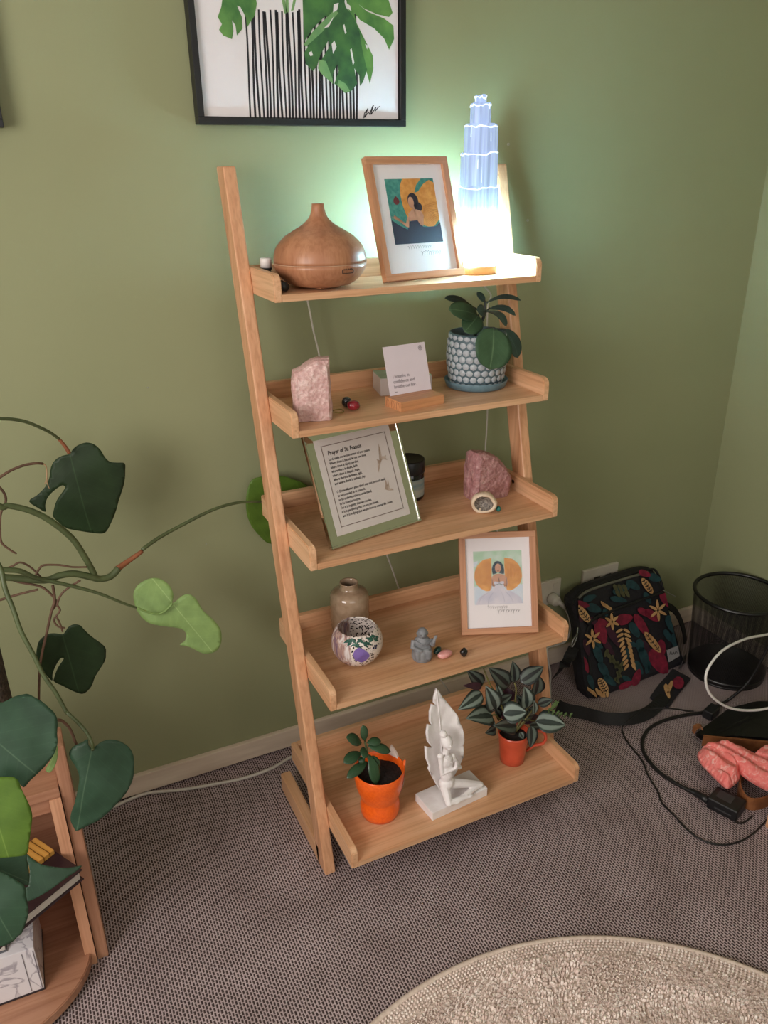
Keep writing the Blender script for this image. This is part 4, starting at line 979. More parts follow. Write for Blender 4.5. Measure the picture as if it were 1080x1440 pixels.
def mosaic():
    m, nt, N, L, B = nodes_of('mosaic_glass'); v = coords(N, L)
    vo = N.new('ShaderNodeTexVoronoi'); vo.inputs['Scale'].default_value = 190; L.new(v, vo.inputs['Vector'])
    n1 = N.new('ShaderNodeTexNoise'); n1.inputs['Scale'].default_value = 26; n1.inputs['Detail'].default_value = 3; L.new(v, n1.inputs['Vector'])
    s1 = ramp(N, L, vo.outputs['Distance'], [(0.34, (0.014, 0.011, 0.010, 1)), (0.46, lin((226, 214, 206)))])
    tc = N.new('ShaderNodeTexCoord'); sp = N.new('ShaderNodeSeparateXYZ'); L.new(tc.outputs['Object'], sp.inputs['Vector'])
    mr = N.new('ShaderNodeMapRange'); mr.inputs['From Min'].default_value = 0.40; mr.inputs['From Max'].default_value = 0.47; L.new(n1.outputs['Fac'], mr.inputs['Value'])
    mx = N.new('ShaderNodeMix'); mx.data_type = 'RGBA'; L.new(mr.outputs['Result'], mx.inputs['Factor'])
    mx.inputs['A'].default_value = lin((226, 216, 208)); L.new(s1, mx.inputs['B'])
    # lilac-brown bands towards one side
    wv = N.new('ShaderNodeTexNoise'); wv.inputs['Scale'].default_value = 1; L.new(coords(N, L, (120, 120, 12)), wv.inputs['Vector'])
    bd = ramp(N, L, wv.outputs['Fac'], [(0.35, lin((120, 96, 112))), (0.5, lin((172, 140, 128))), (0.62, lin((214, 204, 202)))])
    ms = N.new('ShaderNodeMapRange'); ms.inputs['From Min'].default_value = 0.012; ms.inputs['From Max'].default_value = 0.017
    ng = N.new('ShaderNodeMath'); ng.operation = 'MULTIPLY'; ng.inputs[1].default_value = -1; L.new(sp.outputs['X'], ng.inputs[0]); L.new(ng.outputs[0], ms.inputs['Value'])
    m2 = N.new('ShaderNodeMix'); m2.data_type = 'RGBA'; L.new(ms.outputs['Result'], m2.inputs['Factor']); L.new(mx.outputs['Result'], m2.inputs['A']); L.new(bd, m2.inputs['B'])
    L.new(m2.outputs['Result'], B.inputs['Base Color']); B.inputs['Roughness'].default_value = 0.2
    bump_to(N, L, B, vo.outputs['Distance'], 0.3, 0.001); return m
va = math.atan2(CAM.y-bc.y, CAM.x-bc.x)
bowl = thing('candle_bowl', 'round mosaic glass candle bowl with purple gem and green leaves', 'bowl', bc, (0, 0, va+pi/2))
BZ = BR_*0.93
out = [(BR_*cos(a), BZ+BR_*0.96*sin(a)) for a in [radians(t) for t in range(-75, 48, 9)]]; out[0] = (out[0][0], 0.0)
inn = [(r*0.94, z) for r, z in out[::-1]]; inn[-1] = (inn[-1][0], 0.004)
lathe('bowl', [(0, 0)]+out+inn+[(0, 0.004)], mosaic(), bowl, seg=56)
def on_bowl(az, el, k=1.012):  # az 0 faces the viewer
    return Vector((BR_*k*sin(az)*cos(el), -BR_*k*cos(az)*cos(el), BZ+BR_*0.96*k*sin(el)))
def patch(name, P, m_, k=1.02):
    V = [on_bowl(*p, k) for p in P]; c_ = sum(V, Vector())/len(V); cc_ = on_bowl(sum(p[0] for p in P)/len(P), sum(p[1] for p in P)/len(P), k+0.012)
    n_ = len(V); Vi = [on_bowl(p[0], p[1], 0.985) for p in P]
    return raw(name, V+[cc_]+Vi, [(i, (i+1) % n_, n_) for i in range(n_)]+[(i, n_+1+i, n_+1+(i+1) % n_, (i+1) % n_) for i in range(n_)], m_, bowl)
PUR = mat('gem_purple', (130, 106, 176), (112, 90, 160), rough=0.3, scale=40); GRN = mat('mosaic_green', (34, 74, 66), (54, 100, 84), rough=0.25, scale=60); BLU = mat('mosaic_blue', (38, 40, 78), (28, 30, 60), rough=0.25)
patch('purple_gem', [(a_*1.3+0.12, b_*1.3+0.16) for a_, b_ in ((0.02, -0.42), (-0.16, -0.30), (-0.22, -0.08), (-0.16, 0.06), (-0.04, 0.14), (0.12, 0.04), (0.24, -0.10), (0.28, -0.22), (0.16, -0.36))], PUR)
rnd = random.Random(5)
for k in range(16):
    az = -0.45+1.45*k/15+rnd.uniform(-.05, .05); el = 0.50+rnd.uniform(-0.13, 0.10); a = rnd.uniform(-1, 1); l_ = 0.19; w_ = 0.065
    patch('green_leaf', [(az+l_*cos(a), el+l_*sin(a)), (az-w_*sin(a), el+w_*cos(a)), (az-l_*cos(a), el-l_*sin(a)), (az+w_*sin(a), el-w_*cos(a))], GRN, 1.008)
for az, el in ((0.75, 0.22), (0.83, 0.18), (0.67, 0.16), (0.78, 0.11)):
    patch('blue_chip', [(az+.05*cos(t), el+.05*sin(t)) for t in (0, 1.2, 2.5, 3.7, 5)], BLU, 1.01)
# small monk figure
GREY = mat('grey_resin', (140, 142, 146), (112, 114, 118), rough=0.5, scale=50, bump=0.15)
mc = onZ(597, 929, ZT[3]); mc = Vector((mc.x, mc.y+0.012, ZT[3])); sm = mpp(mc); u_ = 50*sm/1.0
monk = thing('monk_figurine', 'small grey seated monk figurine with one hand raised', 'figurine', mc, (0, 0, math.atan2(CAM.y-mc.y, CAM.x-mc.x)+pi/2+0.15))
bm = bmesh.new(); U = u_*1.0
bm_tube(bm, [(0, 0, 0.0), (0, 0, 0.10*U), (0, 0, 0.28*U), (0, 0, 0.42*U)], [0.27*U, 0.30*U, 0.28*U, 0.24*U], 20); ell(bm, (0, 0.0, 0.52*U), (0.25*U, 0.18*U, 0.22*U))
ell(bm, (0.0, -0.03*U, 0.84*U), (0.145*U, 0.15*U, 0.165*U), sub=3); ell(bm, (0, -0.165*U, 0.815*U), (0.03*U, 0.04*U, 0.035*U)); ell(bm, (-0.145*U, -0.02*U, 0.82*U), (0.025*U, 0.04*U, 0.06*U)); ell(bm, (0.145*U, -0.02*U, 0.82*U), (0.025*U, 0.04*U, 0.06*U))
ell(bm, (0, -0.10*U, 0.755*U), (0.08*U, 0.06*U, 0.03*U)); bm_tube(bm, [(0, 0, 0.60*U), (0, -0.01*U, 0.74*U)], [0.10*U, 0.09*U])
bm_tube(bm, [(-0.23*U, 0, 0.60*U), (-0.28*U, -0.10*U, 0.44*U), (-0.10*U, -0.22*U, 0.40*U)], [0.085*U, 0.08*U, 0.055*U]); ell(bm, (-0.06*U, -0.235*U, 0.39*U), (0.06*U, 0.05*U, 0.05*U))
bm_tube(bm, [(0.22*U, 0, 0.60*U), (0.30*U, -0.10*U, 0.48*U), (0.30*U, -0.17*U, 0.62*U), (0.33*U, -0.19*U, 0.76*U)], [0.085*U, 0.08*U, 0.055*U, 0.035*U])
for dx in (-0.025, 0.005, 0.035): bm_tube(bm, [((0.33+dx)*U, -0.19*U, 0.74*U), ((0.345+dx*1.3)*U, -0.20*U, 0.84*U)], [0.020*U, 0.016*U], 6)
for sx in (-1, 1): bm_tube(bm, [(sx*0.16*U, -0.06*U, 0.30*U), (sx*0.15*U, -0.22*U, 0.34*U), (sx*0.15*U, -0.24*U, 0.12*U)], [0.10*U, 0.09*U, 0.08*U])
bd_ = link('body', me_from(bm), GREY, monk, True); remesh(bd_, 0.0013, 2)
for a0_, z_ in ((-0.35, 0.50), (-0.2, 0.46)):
    tube('robe_fold', [Vector((a0_*0.6*U, -0.10*U, 0.66*U)), Vector((0.0, -0.19*U, (z_+0.06)*U)), Vector((0.2*U, -0.13*U, (z_+0.14)*U))], 0.012*U, GREY, monk, seg=6)
for sx in (-1, 1): tube('closed_eye', [Vector((sx*0.035*U, -0.175*U, 0.855*U)), Vector((sx*0.06*U, -0.172*U, 0.848*U)), Vector((sx*0.085*U, -0.158*U, 0.855*U))], 0.006*U, mat('grey_shadow', (84, 86, 90)), monk, seg=5)
tube('mouth', [Vector((-0.035*U, -0.165*U, 0.765*U)), Vector((0, -0.175*U, 0.758*U)), Vector((0.035*U, -0.165*U, 0.765*U))], 0.005*U, mat('grey_shadow', (84, 86, 90)), monk, seg=5)
pebble('pebble', onZ(617, 921, ZT[3])+Vector((0, 0.006, 0)), (0.011, 0.008, 0.0075), mat('green_stone', (24, 66, 60), (16, 48, 44), rough=0.15, coat=0.5), 'dark green polished stone beside the monk figurine', 6, 0.4, tilt=-0.4)
pebble('pebble', onZ(627, 926, ZT[3])+Vector((0, 0.005, 0)), (0.0185, 0.011, 0.0085), mat('pink_stone', (226, 164, 160), (206, 138, 134), rough=0.15, scale=50, coat=0.5, sss=0.3), 'pale pink polished oval stone on fourth tray', 7, 0.1)
pebble('pebble', onZ(653.5, 924, ZT[3])+Vector((0, 0.004, 0)), (0.0095, 0.0085, 0.0105), mat('black_stone', (20, 18, 22), (10, 9, 12), rough=0.08, coat=0.7), 'glossy black teardrop stone before the winged angel frame', 8, 0.5, amp=0.25)

# ================================================================== SHELF 5
ORG = mat('orange_glaze', (248, 108, 30), (236, 92, 22), rough=0.32, scale=160, bump=0.25, bdist=0.0015, coat=0.3)
oc = onZ(538, 1150, ZT[4]); OC = Vector((oc.x+0.003, oc.y+0.020, ZT[4])); so = mpp(OC+Vector((0, 0, 0.05)))
OH = onY(533, 1080, OC.y).z-ZT[4]
JADE = uvleaf_mat('jade_leaf', (52, 82, 56), (70, 100, 70), (46, 72, 50), rough=0.25, vw=0.01)
jp = thing('jade_plant', 'small jade succulent in waisted orange cup pot', 'potted plant', OC)
op = [(22, 0), (26, 0.02), (27.6, 0.10), (28, 0.22), (27, 0.31), (25.2, 0.365), (26.5, 0.41), (30, 0.52), (33, 0.66), (34.8, 0.82), (35.3, 1.0)]
lathe('cup', [(0, 0)]+[(r*so, z*OH) for r, z in op]+[(34.3*so, 1.012*OH), (33.2*so, 1.0*OH), (32*so, 0.84*OH), (31*so, 0.78*OH)], ORG, jp, seg=56)
lathe('soil', [(31.6*so, 0.84*OH), (20*so, 0.87*OH), (8*so, 0.90*OH), (0, 0.89*OH)], SOIL, jp, seg=36, fn=lambda v: v+Vector((0, 0, 0.004*noise.noise(v*160))))
ca = math.atan2(CAM.y-OC.y, CAM.x-OC.x)
EARW = mat('ear_white', (226, 208, 198), (214, 190, 178), rough=0.5)
def rimpt(a, r, z): return Vector((r*so*cos(ca+a), r*so*sin(ca+a), z*OH))
raw('white_ear', [rimpt(2.2, 35.6, 0.98), rimpt(2.75, 35.6, 0.98), rimpt(2.62, 36.5, 1.18), rimpt(2.42, 36, 1.10), rimpt(2.2, 33, 0.98), rimpt(2.75, 33, 0.98), rimpt(2.62, 34, 1.18), rimpt(2.42, 33.5, 1.10)],
    [(0, 1, 2, 3), (7, 6, 5, 4), (0, 4, 5, 1), (1, 5, 6, 2), (2, 6, 7, 3), (3, 7, 4, 0)], EARW, jp)
raw('orange_ear', [rimpt(1.62, 36, 0.96), rimpt(1.95, 36, 0.98), rimpt(1.76, 37.5, 1.09), rimpt(1.62, 33, 0.96), rimpt(1.95, 33, 0.98), rimpt(1.76, 34.5, 1.09)], [(0, 1, 2), (5, 4, 3), (0, 3, 4, 1), (1, 4, 5, 2), (2, 5, 3, 0)], ORG, jp)
V = []; n_ = 8
for j in range(9):
    for k in range(n_+1):
        t = k/n_; zf = 0.46+0.40*j/8; a = 1.30+0.55*t+0.10*sin(j*0.8)
        for (r0, z0), (r1, z1) in zip(op, op[1:]):
            if z0 <= zf <= z1: rr = r0+(r1-r0)*(zf-z0)/(z1-z0)
        V.append(rimpt(a, rr+0.5, zf))
raw('white_face', V, [(j*(n_+1)+k, j*(n_+1)+k+1, (j+1)*(n_+1)+k+1, (j+1)*(n_+1)+k) for j in range(8) for k in range(n_)], EARW, jp, True)
def jq(cx, cy, Y): return onY(460+cx/7.714, 1000+cy/7.714, Y)
yj = OC.y
for (b0, t0, w_, dy, up0) in [((410, 325), (385, 148), 82, 0.0, (0, -1, 0.3)), ((375, 345), (203, 285), 118, -0.01, (0, -0.7, 1)), ((440, 375), (688, 440), 105, -0.012, (0.1, -0.6, 1)), ((365, 445), (178, 565), 112, -0.02, (-0.2, -0.7, 1)),
                            ((400, 390), (395, 515), 95, -0.03, (0, -1, 0.6)), ((435, 545), (212, 730), 100, -0.025, (-0.3, -0.8, 1)), ((460, 470), (535, 797), 128, -0.03, (0.2, -1, 0.5)), ((490, 480), (565, 625), 80, -0.012, (0.3, -1, 0.5)), ((430, 345), (585, 325), 90, 0.0, (0, -0.6, 1)), ((345, 500), (400, 560), 70, -0.01, (0, -1, 0.5))]:
    B0 = jq(*b0, yj); T0 = jq(*t0, yj+dy)
    link('leaf', leaf_mesh(B0, T0, w_/7.714*so*1.10, up0, 'obovate', 0.08, 0.05, 0.006, 10, 6, off=OC), JADE, jp)
tube('stem', [OC+Vector((-0.012, 0, 0.86*OH)), jq(440, 480, yj), jq(425, 400, yj), jq(408, 330, yj)], [0.0038, 0.0022], mat('jade_stem', (96, 106, 70), (80, 88, 58)), jp, seg=7, off=OC)

# praying figure before a feather
PLA = mat('white_plaster', (242, 238, 238), (232, 226, 226), rough=0.6, scale=40, bump=0.06)
bF = onZ(608, 1154.6, ZT[4]); bR = onZ(685, 1118.6, ZT[4]); ang = math.atan2(bR.y-bF.y, bR.x-bF.x)
st = thing('feather_statue', 'white plaster praying woman seated before an upright feather', 'statue', bF, (0, 0, ang))
bw_ = (bR-bF).length; bd2 = 0.072; bh = 0.0225
box('plinth', (bw_/2, bd2/2, bh/2), (bw_, bd2, bh), PLA, st, bevel=0.0015)
Minv = (Matrix.Translation(bF) @ Matrix.Rotation(ang, 4, 'Z')).inverted()
fp = lambda cx, cy: (570+cx/7.2, 960+cy/7.2)
fe_out = [(362, 105), (385, 130), (410, 180), (440, 215), (470, 250), (500, 290), (530, 335), (540, 400), (556, 430), (566, 490), (565, 560), (556, 600), (560, 640), (545, 740), (520, 830), (480, 930), (420, 1040), (380, 1090), (345, 1080), (300, 1010), (255, 930), (205, 840), (222, 822), (180, 730), (178, 618), (235, 650), (272, 655), (215, 580), (205, 500), (235, 430), (285, 455), (262, 400), (268, 320), (298, 250), (345, 268), (322, 235), (330, 190)]
nrm = Vector((sin(ang), -cos(ang), 0)); PF = bF + Vector((cos(ang), sin(ang), 0))*0.05 + Vector((-sin(ang), cos(ang), 0))*0.048 + Vector((0, 0, bh))
rimw = [Minv @ onP(*fp(a, b), PF, nrm) for a, b in fe_out]
rimw = [Vector((v.x, rimw[0].y, v.z)) for v in rimw]; bm = filled(rimw, rimw[0], Vector((0, 0, 1)), Vector((1, 0, 0)), 44)
qa = Minv @ onP(*fp(380, 1090), PF, nrm); qb = Minv @ onP(*fp(362, 105), PF, nrm)
for v in bm.verts:
    t = (v.co.z-qa.z)/(qb.z-qa.z); xm = qa.x+(qb.x-qa.x)*t; d_ = v.co.x-xm
    v.co.y += -d_*d_*6 + 0.0009*sin((abs(d_)*-0.9+v.co.z)*900) + 0.02*t*t
    v.co.z = max(v.co.z, bh-0.001)
fo = link('feather', me_from(bm), PLA, st, True); md = fo.modifiers.new('thickness', 'SOLIDIFY'); md.thickness = 0.005; md.offset = 0
mids = [Minv @ onP(*fp(362+18*t, 110+980*t), PF, nrm)+Vector((0, -0.0028+0.02*(1-t)**2, 0)) for t in (0, .2, .4, .6, .8, 0.93)]
tube('feather_quill', mids, [0.0008, 0.0024], PLA, st, seg=6)
# the figure, one continuous body
Sx = lambda cx, cy, dy: (lambda q: Vector((q.x, q.y+dy, q.z)))(Minv @ onP(*fp(cx, cy), PF-nrm*-0.022, nrm))
bm = bmesh.new(); k_ = so/7.2*1.22
hip = Sx(420, 1010, 0); che = Sx(415, 800, 0); nek = Sx(412, 690, 0); hed = Sx(418, 600, -0.002)
ell(bm, hip, (72*k_, 62*k_, 58*k_), sub=2); ell(bm, Sx(420, 930, 0), (58*k_, 48*k_, 70*k_)); ell(bm, che, (66*k_, 48*k_, 78*k_)); ell(bm, Sx(415, 850, -0.004), (52*k_, 36*k_, 40*k_))
bm_tube(bm, [nek+Vector((0, 0, -0.006)), hed+Vector((0, 0, -0.004))], [30*k_, 26*k_])
ell(bm, hed, (46*k_, 50*k_, 58*k_), sub=3); ell(bm, hed+Vector((0, -48*k_, -6*k_)), (8*k_, 12*k_, 12*k_)); ell(bm, hed+Vector((0, -38*k_, -32*k_)), (20*k_, 14*k_, 10*k_))
ell(bm, Sx(396, 530, 0.004), (32*k_, 34*k_, 32*k_)); ell(bm, hed+Vector((0, 12*k_, 12*k_)), (50*k_, 48*k_, 54*k_))
hands = Sx(472, 815, -0.016)
for sA, sE in ((Sx(355, 745, 0), Sx(358, 905, -0.006)), (Sx(478, 745, 0), Sx(528, 835, -0.008))):
    bm_tube(bm, [sA, (sA+sE)/2, sE], [24*k_, 22*k_, 19*k_]); bm_tube(bm, [sE, (sE+hands)/2, hands+Vector((0, 0, -0.002))], [19*k_, 17*k_, 13*k_]); ell(bm, sA, (28*k_, 26*k_, 26*k_)); ell(bm, sE, (20*k_, 20*k_, 20*k_))
for dx in (-7, 7):
    for j, ln in enumerate((50, 58, 54, 44)): bm_tube(bm, [hands+Vector((dx*k_, (j-1.5)*6*k_, -4*k_)), hands+Vector((dx*0.4*k_, (j-1.5)*4*k_, ln*k_))], [6.5*k_, 4.5*k_], 6)
    bm_tube(bm, [hands+Vector((dx*k_, -9*k_, 0)), hands+Vector((dx*0.5*k_, -16*k_, 26*k_))], [6*k_, 4*k_], 6)
kL = Sx(375, 1195, -0.026); kR = Sx(715, 1045, -0.014); zl = bh+24*k_
for H0, K0, A0 in ((hip+Vector((-30*k_, -10*k_, -18*k_)), kL, Sx(560, 1065, -0.030)), (hip+Vector((40*k_, -8*k_, -18*k_)), kR, Sx(430, 1075, -0.030))):
    K0 = Vector((K0.x, K0.y, zl+6*k_)); A0 = Vector((A0.x, A0.y, zl)); H0.z = max(H0.z, bh+34*k_)
    bm_tube(bm, [H0, (H0+K0)/2+Vector((0, 0, 6*k_)), K0], [44*k_, 38*k_, 30*k_]); bm_tube(bm, [K0, (K0+A0)/2, A0], [29*k_, 25*k_, 17*k_]); ell(bm, K0, (32*k_, 32*k_, 28*k_)); ell(bm, A0+Vector((14*k_*(1 if K0 is not kL else -1), -6*k_, -2*k_)), (34*k_, 16*k_, 14*k_))
fig = link('praying_figure', me_from(bm), PLA, st, True); remesh(fig, 0.0011, 3)
tube('necklace', [Sx(372, 735, -0.010), Sx(400, 752, -0.020), Sx(430, 752, -0.021), Sx(462, 730, -0.012)], 0.0008, PLA, st, seg=5)

# inch plant in red mug
RED = mat('red_mug_glaze', (206, 84, 56), (192, 74, 48), rough=0.3, scale=30, coat=0.3)
mcx = onZ(725, 1076, ZT[4]); MC = Vector((mcx.x+0.004, mcx.y+0.022, ZT[4])); sm_ = mpp(MC+Vector((0, 0, 0.04))); MH = onY(724, 1032, MC.y).z-ZT[4]+0.010
ip = thing('inch_plant', 'silver-striped inch plant in tapered red mug', 'potted plant', MC)
mp_ = [(15.5, 0), (17, 0.02), (18.0, 0.25), (19.6, 0.6), (21.4, 0.9), (22.0, 1.0)]
lathe('mug', [(0, 0)]+[(r*sm_, z*MH) for r, z in mp_]+[(20.8*sm_, 1.0*MH), (19.6*sm_, 0.82*MH), (19*sm_, 0.78*MH)], RED, ip, seg=48)
lathe('soil', [(19.4*sm_, 0.84*MH), (8*sm_, 0.88*MH), (0, 0.88*MH)], SOIL, ip, seg=30)
tube('handle', [onY(741, 1052, MC.y)+Vector((-0.004, -0.003, -0.004)), onY(752, 1048, MC.y-0.016), onY(762, 1046, MC.y-0.028), onY(767, 1040, MC.y-0.032), onY(766.5, 1033, MC.y-0.030), onY(760, 1028, MC.y-0.022), onY(742, 1030, MC.y-0.004)+Vector((-0.002, 0, 0))], 0.0040, RED, ip, seg=8, off=MC)
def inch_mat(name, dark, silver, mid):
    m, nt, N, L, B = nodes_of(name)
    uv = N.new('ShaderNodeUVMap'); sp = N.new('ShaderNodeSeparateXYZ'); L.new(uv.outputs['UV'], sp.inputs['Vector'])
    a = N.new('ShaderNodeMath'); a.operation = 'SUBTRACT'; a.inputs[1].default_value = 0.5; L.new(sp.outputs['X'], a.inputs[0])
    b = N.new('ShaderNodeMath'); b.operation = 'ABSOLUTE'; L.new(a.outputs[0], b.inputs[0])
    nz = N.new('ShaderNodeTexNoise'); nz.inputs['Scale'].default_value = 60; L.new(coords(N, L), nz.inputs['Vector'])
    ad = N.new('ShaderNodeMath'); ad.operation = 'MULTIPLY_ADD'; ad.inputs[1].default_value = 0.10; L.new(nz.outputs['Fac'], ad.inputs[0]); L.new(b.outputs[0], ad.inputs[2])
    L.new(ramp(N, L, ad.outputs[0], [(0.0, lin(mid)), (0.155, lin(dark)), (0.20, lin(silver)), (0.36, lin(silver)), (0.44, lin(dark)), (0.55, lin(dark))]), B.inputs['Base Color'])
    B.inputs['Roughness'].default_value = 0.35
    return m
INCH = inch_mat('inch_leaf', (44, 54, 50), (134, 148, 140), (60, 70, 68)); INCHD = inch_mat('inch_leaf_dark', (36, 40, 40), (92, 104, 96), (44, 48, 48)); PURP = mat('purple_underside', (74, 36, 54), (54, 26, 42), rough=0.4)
ISTEM = mat('inch_stem', (120, 116, 62), (98, 92, 52), rough=0.5); FERN = mat('fern_green', (98, 124, 70), (74, 98, 54), rough=0.5)
def iq(cx, cy, Y): return onY(640+cx/6, 920+cy/6, Y)
y0 = MC.y; crown = MC+Vector((0, 0, 0.9*MH))
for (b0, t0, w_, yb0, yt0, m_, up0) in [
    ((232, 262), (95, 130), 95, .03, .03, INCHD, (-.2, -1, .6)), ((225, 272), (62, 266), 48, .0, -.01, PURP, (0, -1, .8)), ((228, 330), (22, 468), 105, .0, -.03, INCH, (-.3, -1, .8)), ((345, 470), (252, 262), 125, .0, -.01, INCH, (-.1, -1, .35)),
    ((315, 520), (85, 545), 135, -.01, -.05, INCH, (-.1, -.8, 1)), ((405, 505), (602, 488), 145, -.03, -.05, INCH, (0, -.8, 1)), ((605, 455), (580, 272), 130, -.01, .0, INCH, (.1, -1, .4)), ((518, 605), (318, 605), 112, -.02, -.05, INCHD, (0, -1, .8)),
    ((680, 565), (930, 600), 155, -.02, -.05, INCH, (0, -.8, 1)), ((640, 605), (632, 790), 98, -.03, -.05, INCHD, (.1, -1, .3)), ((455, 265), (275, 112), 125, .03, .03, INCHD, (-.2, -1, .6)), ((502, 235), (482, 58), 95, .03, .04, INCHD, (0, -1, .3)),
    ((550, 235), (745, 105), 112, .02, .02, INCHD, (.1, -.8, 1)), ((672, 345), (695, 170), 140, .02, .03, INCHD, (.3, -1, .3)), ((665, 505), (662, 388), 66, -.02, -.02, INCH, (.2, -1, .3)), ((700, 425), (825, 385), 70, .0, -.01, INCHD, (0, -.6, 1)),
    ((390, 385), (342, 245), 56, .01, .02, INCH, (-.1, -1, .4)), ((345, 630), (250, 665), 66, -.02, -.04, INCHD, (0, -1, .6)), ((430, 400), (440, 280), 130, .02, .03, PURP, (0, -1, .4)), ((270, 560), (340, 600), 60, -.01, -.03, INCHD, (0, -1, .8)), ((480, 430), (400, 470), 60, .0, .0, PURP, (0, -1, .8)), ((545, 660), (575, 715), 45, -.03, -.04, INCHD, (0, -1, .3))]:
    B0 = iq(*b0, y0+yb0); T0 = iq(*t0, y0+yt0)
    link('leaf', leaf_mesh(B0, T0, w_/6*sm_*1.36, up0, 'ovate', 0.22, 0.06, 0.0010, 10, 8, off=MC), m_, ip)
rl = random.Random(31)
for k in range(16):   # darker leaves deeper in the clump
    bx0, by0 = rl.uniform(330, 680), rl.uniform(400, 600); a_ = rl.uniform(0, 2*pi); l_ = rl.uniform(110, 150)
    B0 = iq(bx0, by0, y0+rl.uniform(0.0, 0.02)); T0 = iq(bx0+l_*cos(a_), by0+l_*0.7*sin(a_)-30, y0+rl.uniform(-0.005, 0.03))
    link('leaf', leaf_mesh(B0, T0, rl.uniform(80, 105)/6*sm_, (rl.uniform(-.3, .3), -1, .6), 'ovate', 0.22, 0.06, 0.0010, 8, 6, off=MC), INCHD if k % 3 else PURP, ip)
for P_ in ([(470, 660), (390, 430), (345, 330), (290, 245), (240, 120)], [(500, 650), (505, 420), (515, 300), (500, 240)], [(540, 650), (600, 560), (650, 560), (690, 560)], [(520, 640), (600, 470), (640, 420)], [(470, 650), (350, 520), (310, 520)], [(540, 640), (680, 440), (720, 410)]):
    tube('stem', [crown]+[iq(a, b, y0-0.005+0.006*i) for i, (a, b) in enumerate(P_)][1:], [0.0026, 0.0016], ISTEM, ip, seg=6, off=MC)
fr = [[(740, 470), (800, 470), (830, 440), (855, 405)], [(760, 500), (840, 495), (900, 510), (985, 515)]]
for P_ in fr:
    Q = catmull([iq(a, b, y0-0.03) for a, b in P_], 4); sp2 = tube('fern_sprig', [Q[k] for k in range(len(Q))], 0.0008, FERN, ip, seg=5, smoothn=0, off=MC)
    for k in range(3, len(Q), 2):
        for sg in (-1, 1):
            d_ = (Q[k]-Q[k-1]).normalized(); s2 = Vector((d_.z, 0, -d_.x))*sg
            link('leaflet', leaf_mesh(Q[k], Q[k]+(s2*0.8+d_*0.6)*0.0095, 0.0062, (0, -1, 0.4), 'round', 0.1, 0.0, 0.0006, 5, 4, off=MC), FERN, sp2)

# ================================================================== MONSTERA AND ITS STAND (left)
sd0 = Vector((-1.09, -0.33, 0))
stand = thing('plant_stand', 'brown wooden plant stand with half-round bottom shelf holding books', 'plant stand', sd0)
xr_ = -0.822; xl_ = -1.36; yfp = -0.455
# half-round bottom board
R2 = 0.285; cxb = (xr_+xl_)/2
prof = [(xr_-0.02, -0.235)] + [(xr_-0.008, -0.40)] + [(cxb+(xr_-0.008-cxb)*cos(a), -0.44-0.165*sin(a)) for a in [pi*k/28 for k in range(29)]] + [(xl_+0.008, -0.40), (xl_+0.02, -0.235)]
def slab(name, prof, z0, z1, m, parent, bev=0.002):
    bm = bmesh.new(); a = [bm.verts.new(Vector((x, y, z0))-sd0) for x, y in prof]; b = [bm.verts.new(Vector((x, y, z1))-sd0) for x, y in prof]
    bm.faces.new(a[::-1]); bm.faces.new(b); n = len(prof)
    for k in range(n): bm.faces.new((a[k], a[(k+1) % n], b[(k+1) % n], b[k]))
    bmesh.ops.recalc_face_normals(bm, faces=bm.faces)
    if bev: bmesh.ops.bevel(bm, geom=[e for e in bm.edges if abs(e.verts[0].co.z-e.verts[1].co.z) < 1e-6], offset=bev, segments=2, affect='EDGES')
    return link(name, me_from(bm), m, parent)
slab('bottom_board', prof, 0.012, 0.034, SX, stand)
for xx, tn in ((xr_, 1), (xl_, -1)):
    xa, xb = (xx-0.021, xx-0.001) if tn > 0 else (xx+0.001, xx+0.021)
    box('side_panel', ((xa+xb)/2, (yfp-0.235)/2, 0.217), (xb-xa, -0.235-yfp, 0.434), SZ, stand, bevel=0.0015, off=sd0)
    box('lit_front_edge', ((xa+xb)/2, yfp-0.0015, 0.217), (xb-xa, 0.003, 0.434), SE, stand, bevel=0.0006, off=sd0)  # thin paler strip: light catching the panel's front edge, painted in
    box('outer_post', (xx+tn*0.011, -0.4215, 0.27), (0.022, 0.060, 0.54), SZ, stand, bevel=0.004, off=sd0)
    box('side_rib', (xx+tn*0.006, -0.30, 0.20), (0.014, 0.06, 0.40), SZ, stand, bevel=0.003, off=sd0)
box('top_board', (cxb, -0.343, 0.445), (xr_-xl_-0.002, 0.224, 0.020), SX, stand, bevel=0.002, off=sd0)
box('front_apron', (cxb, -0.425, 0.412), (xr_-xl_-0.044, 0.018, 0.046), SX, stand, bevel=0.002, off=sd0)
box('back_panel', (cxb, -0.243, 0.235), (xr_-xl_-0.044, 0.012, 0.38), SX, stand, bevel=0.001, off=sd0)
# marble-print box and books on the bottom board
def marble():
    m, nt, N, L, B = nodes_of('marble_print'); v = coords(N, L)
    n1 = N.new('ShaderNodeTexNoise'); n1.inputs['Scale'].default_value = 9; n1.inputs['Detail'].default_value = 6; n1.inputs['Distortion'].default_value = 1.6; L.new(v, n1.inputs['Vector'])
    L.new(ramp(N, L, n1.outputs['Fac'], [(0.0, lin((232, 228, 232))), (0.455, lin((228, 224, 228))), (0.487, lin((166, 160, 170))), (0.505, lin((230, 226, 230))), (1.0, lin((216, 212, 218)))]), B.inputs['Base Color']); B.inputs['Roughness'].default_value = 0.3
    return m
zb0 = 0.0345; ZBX = 0.150
kA = onZ(63, 1391, zb0); kB = onZ(0, 1414, zb0); ang2 = math.atan2(kA.y-kB.y, kA.x-kB.x)
mb = thing('marble_box', 'white marble-patterned storage box on the stand under a book', 'box', kA, (0, 0, ang2))
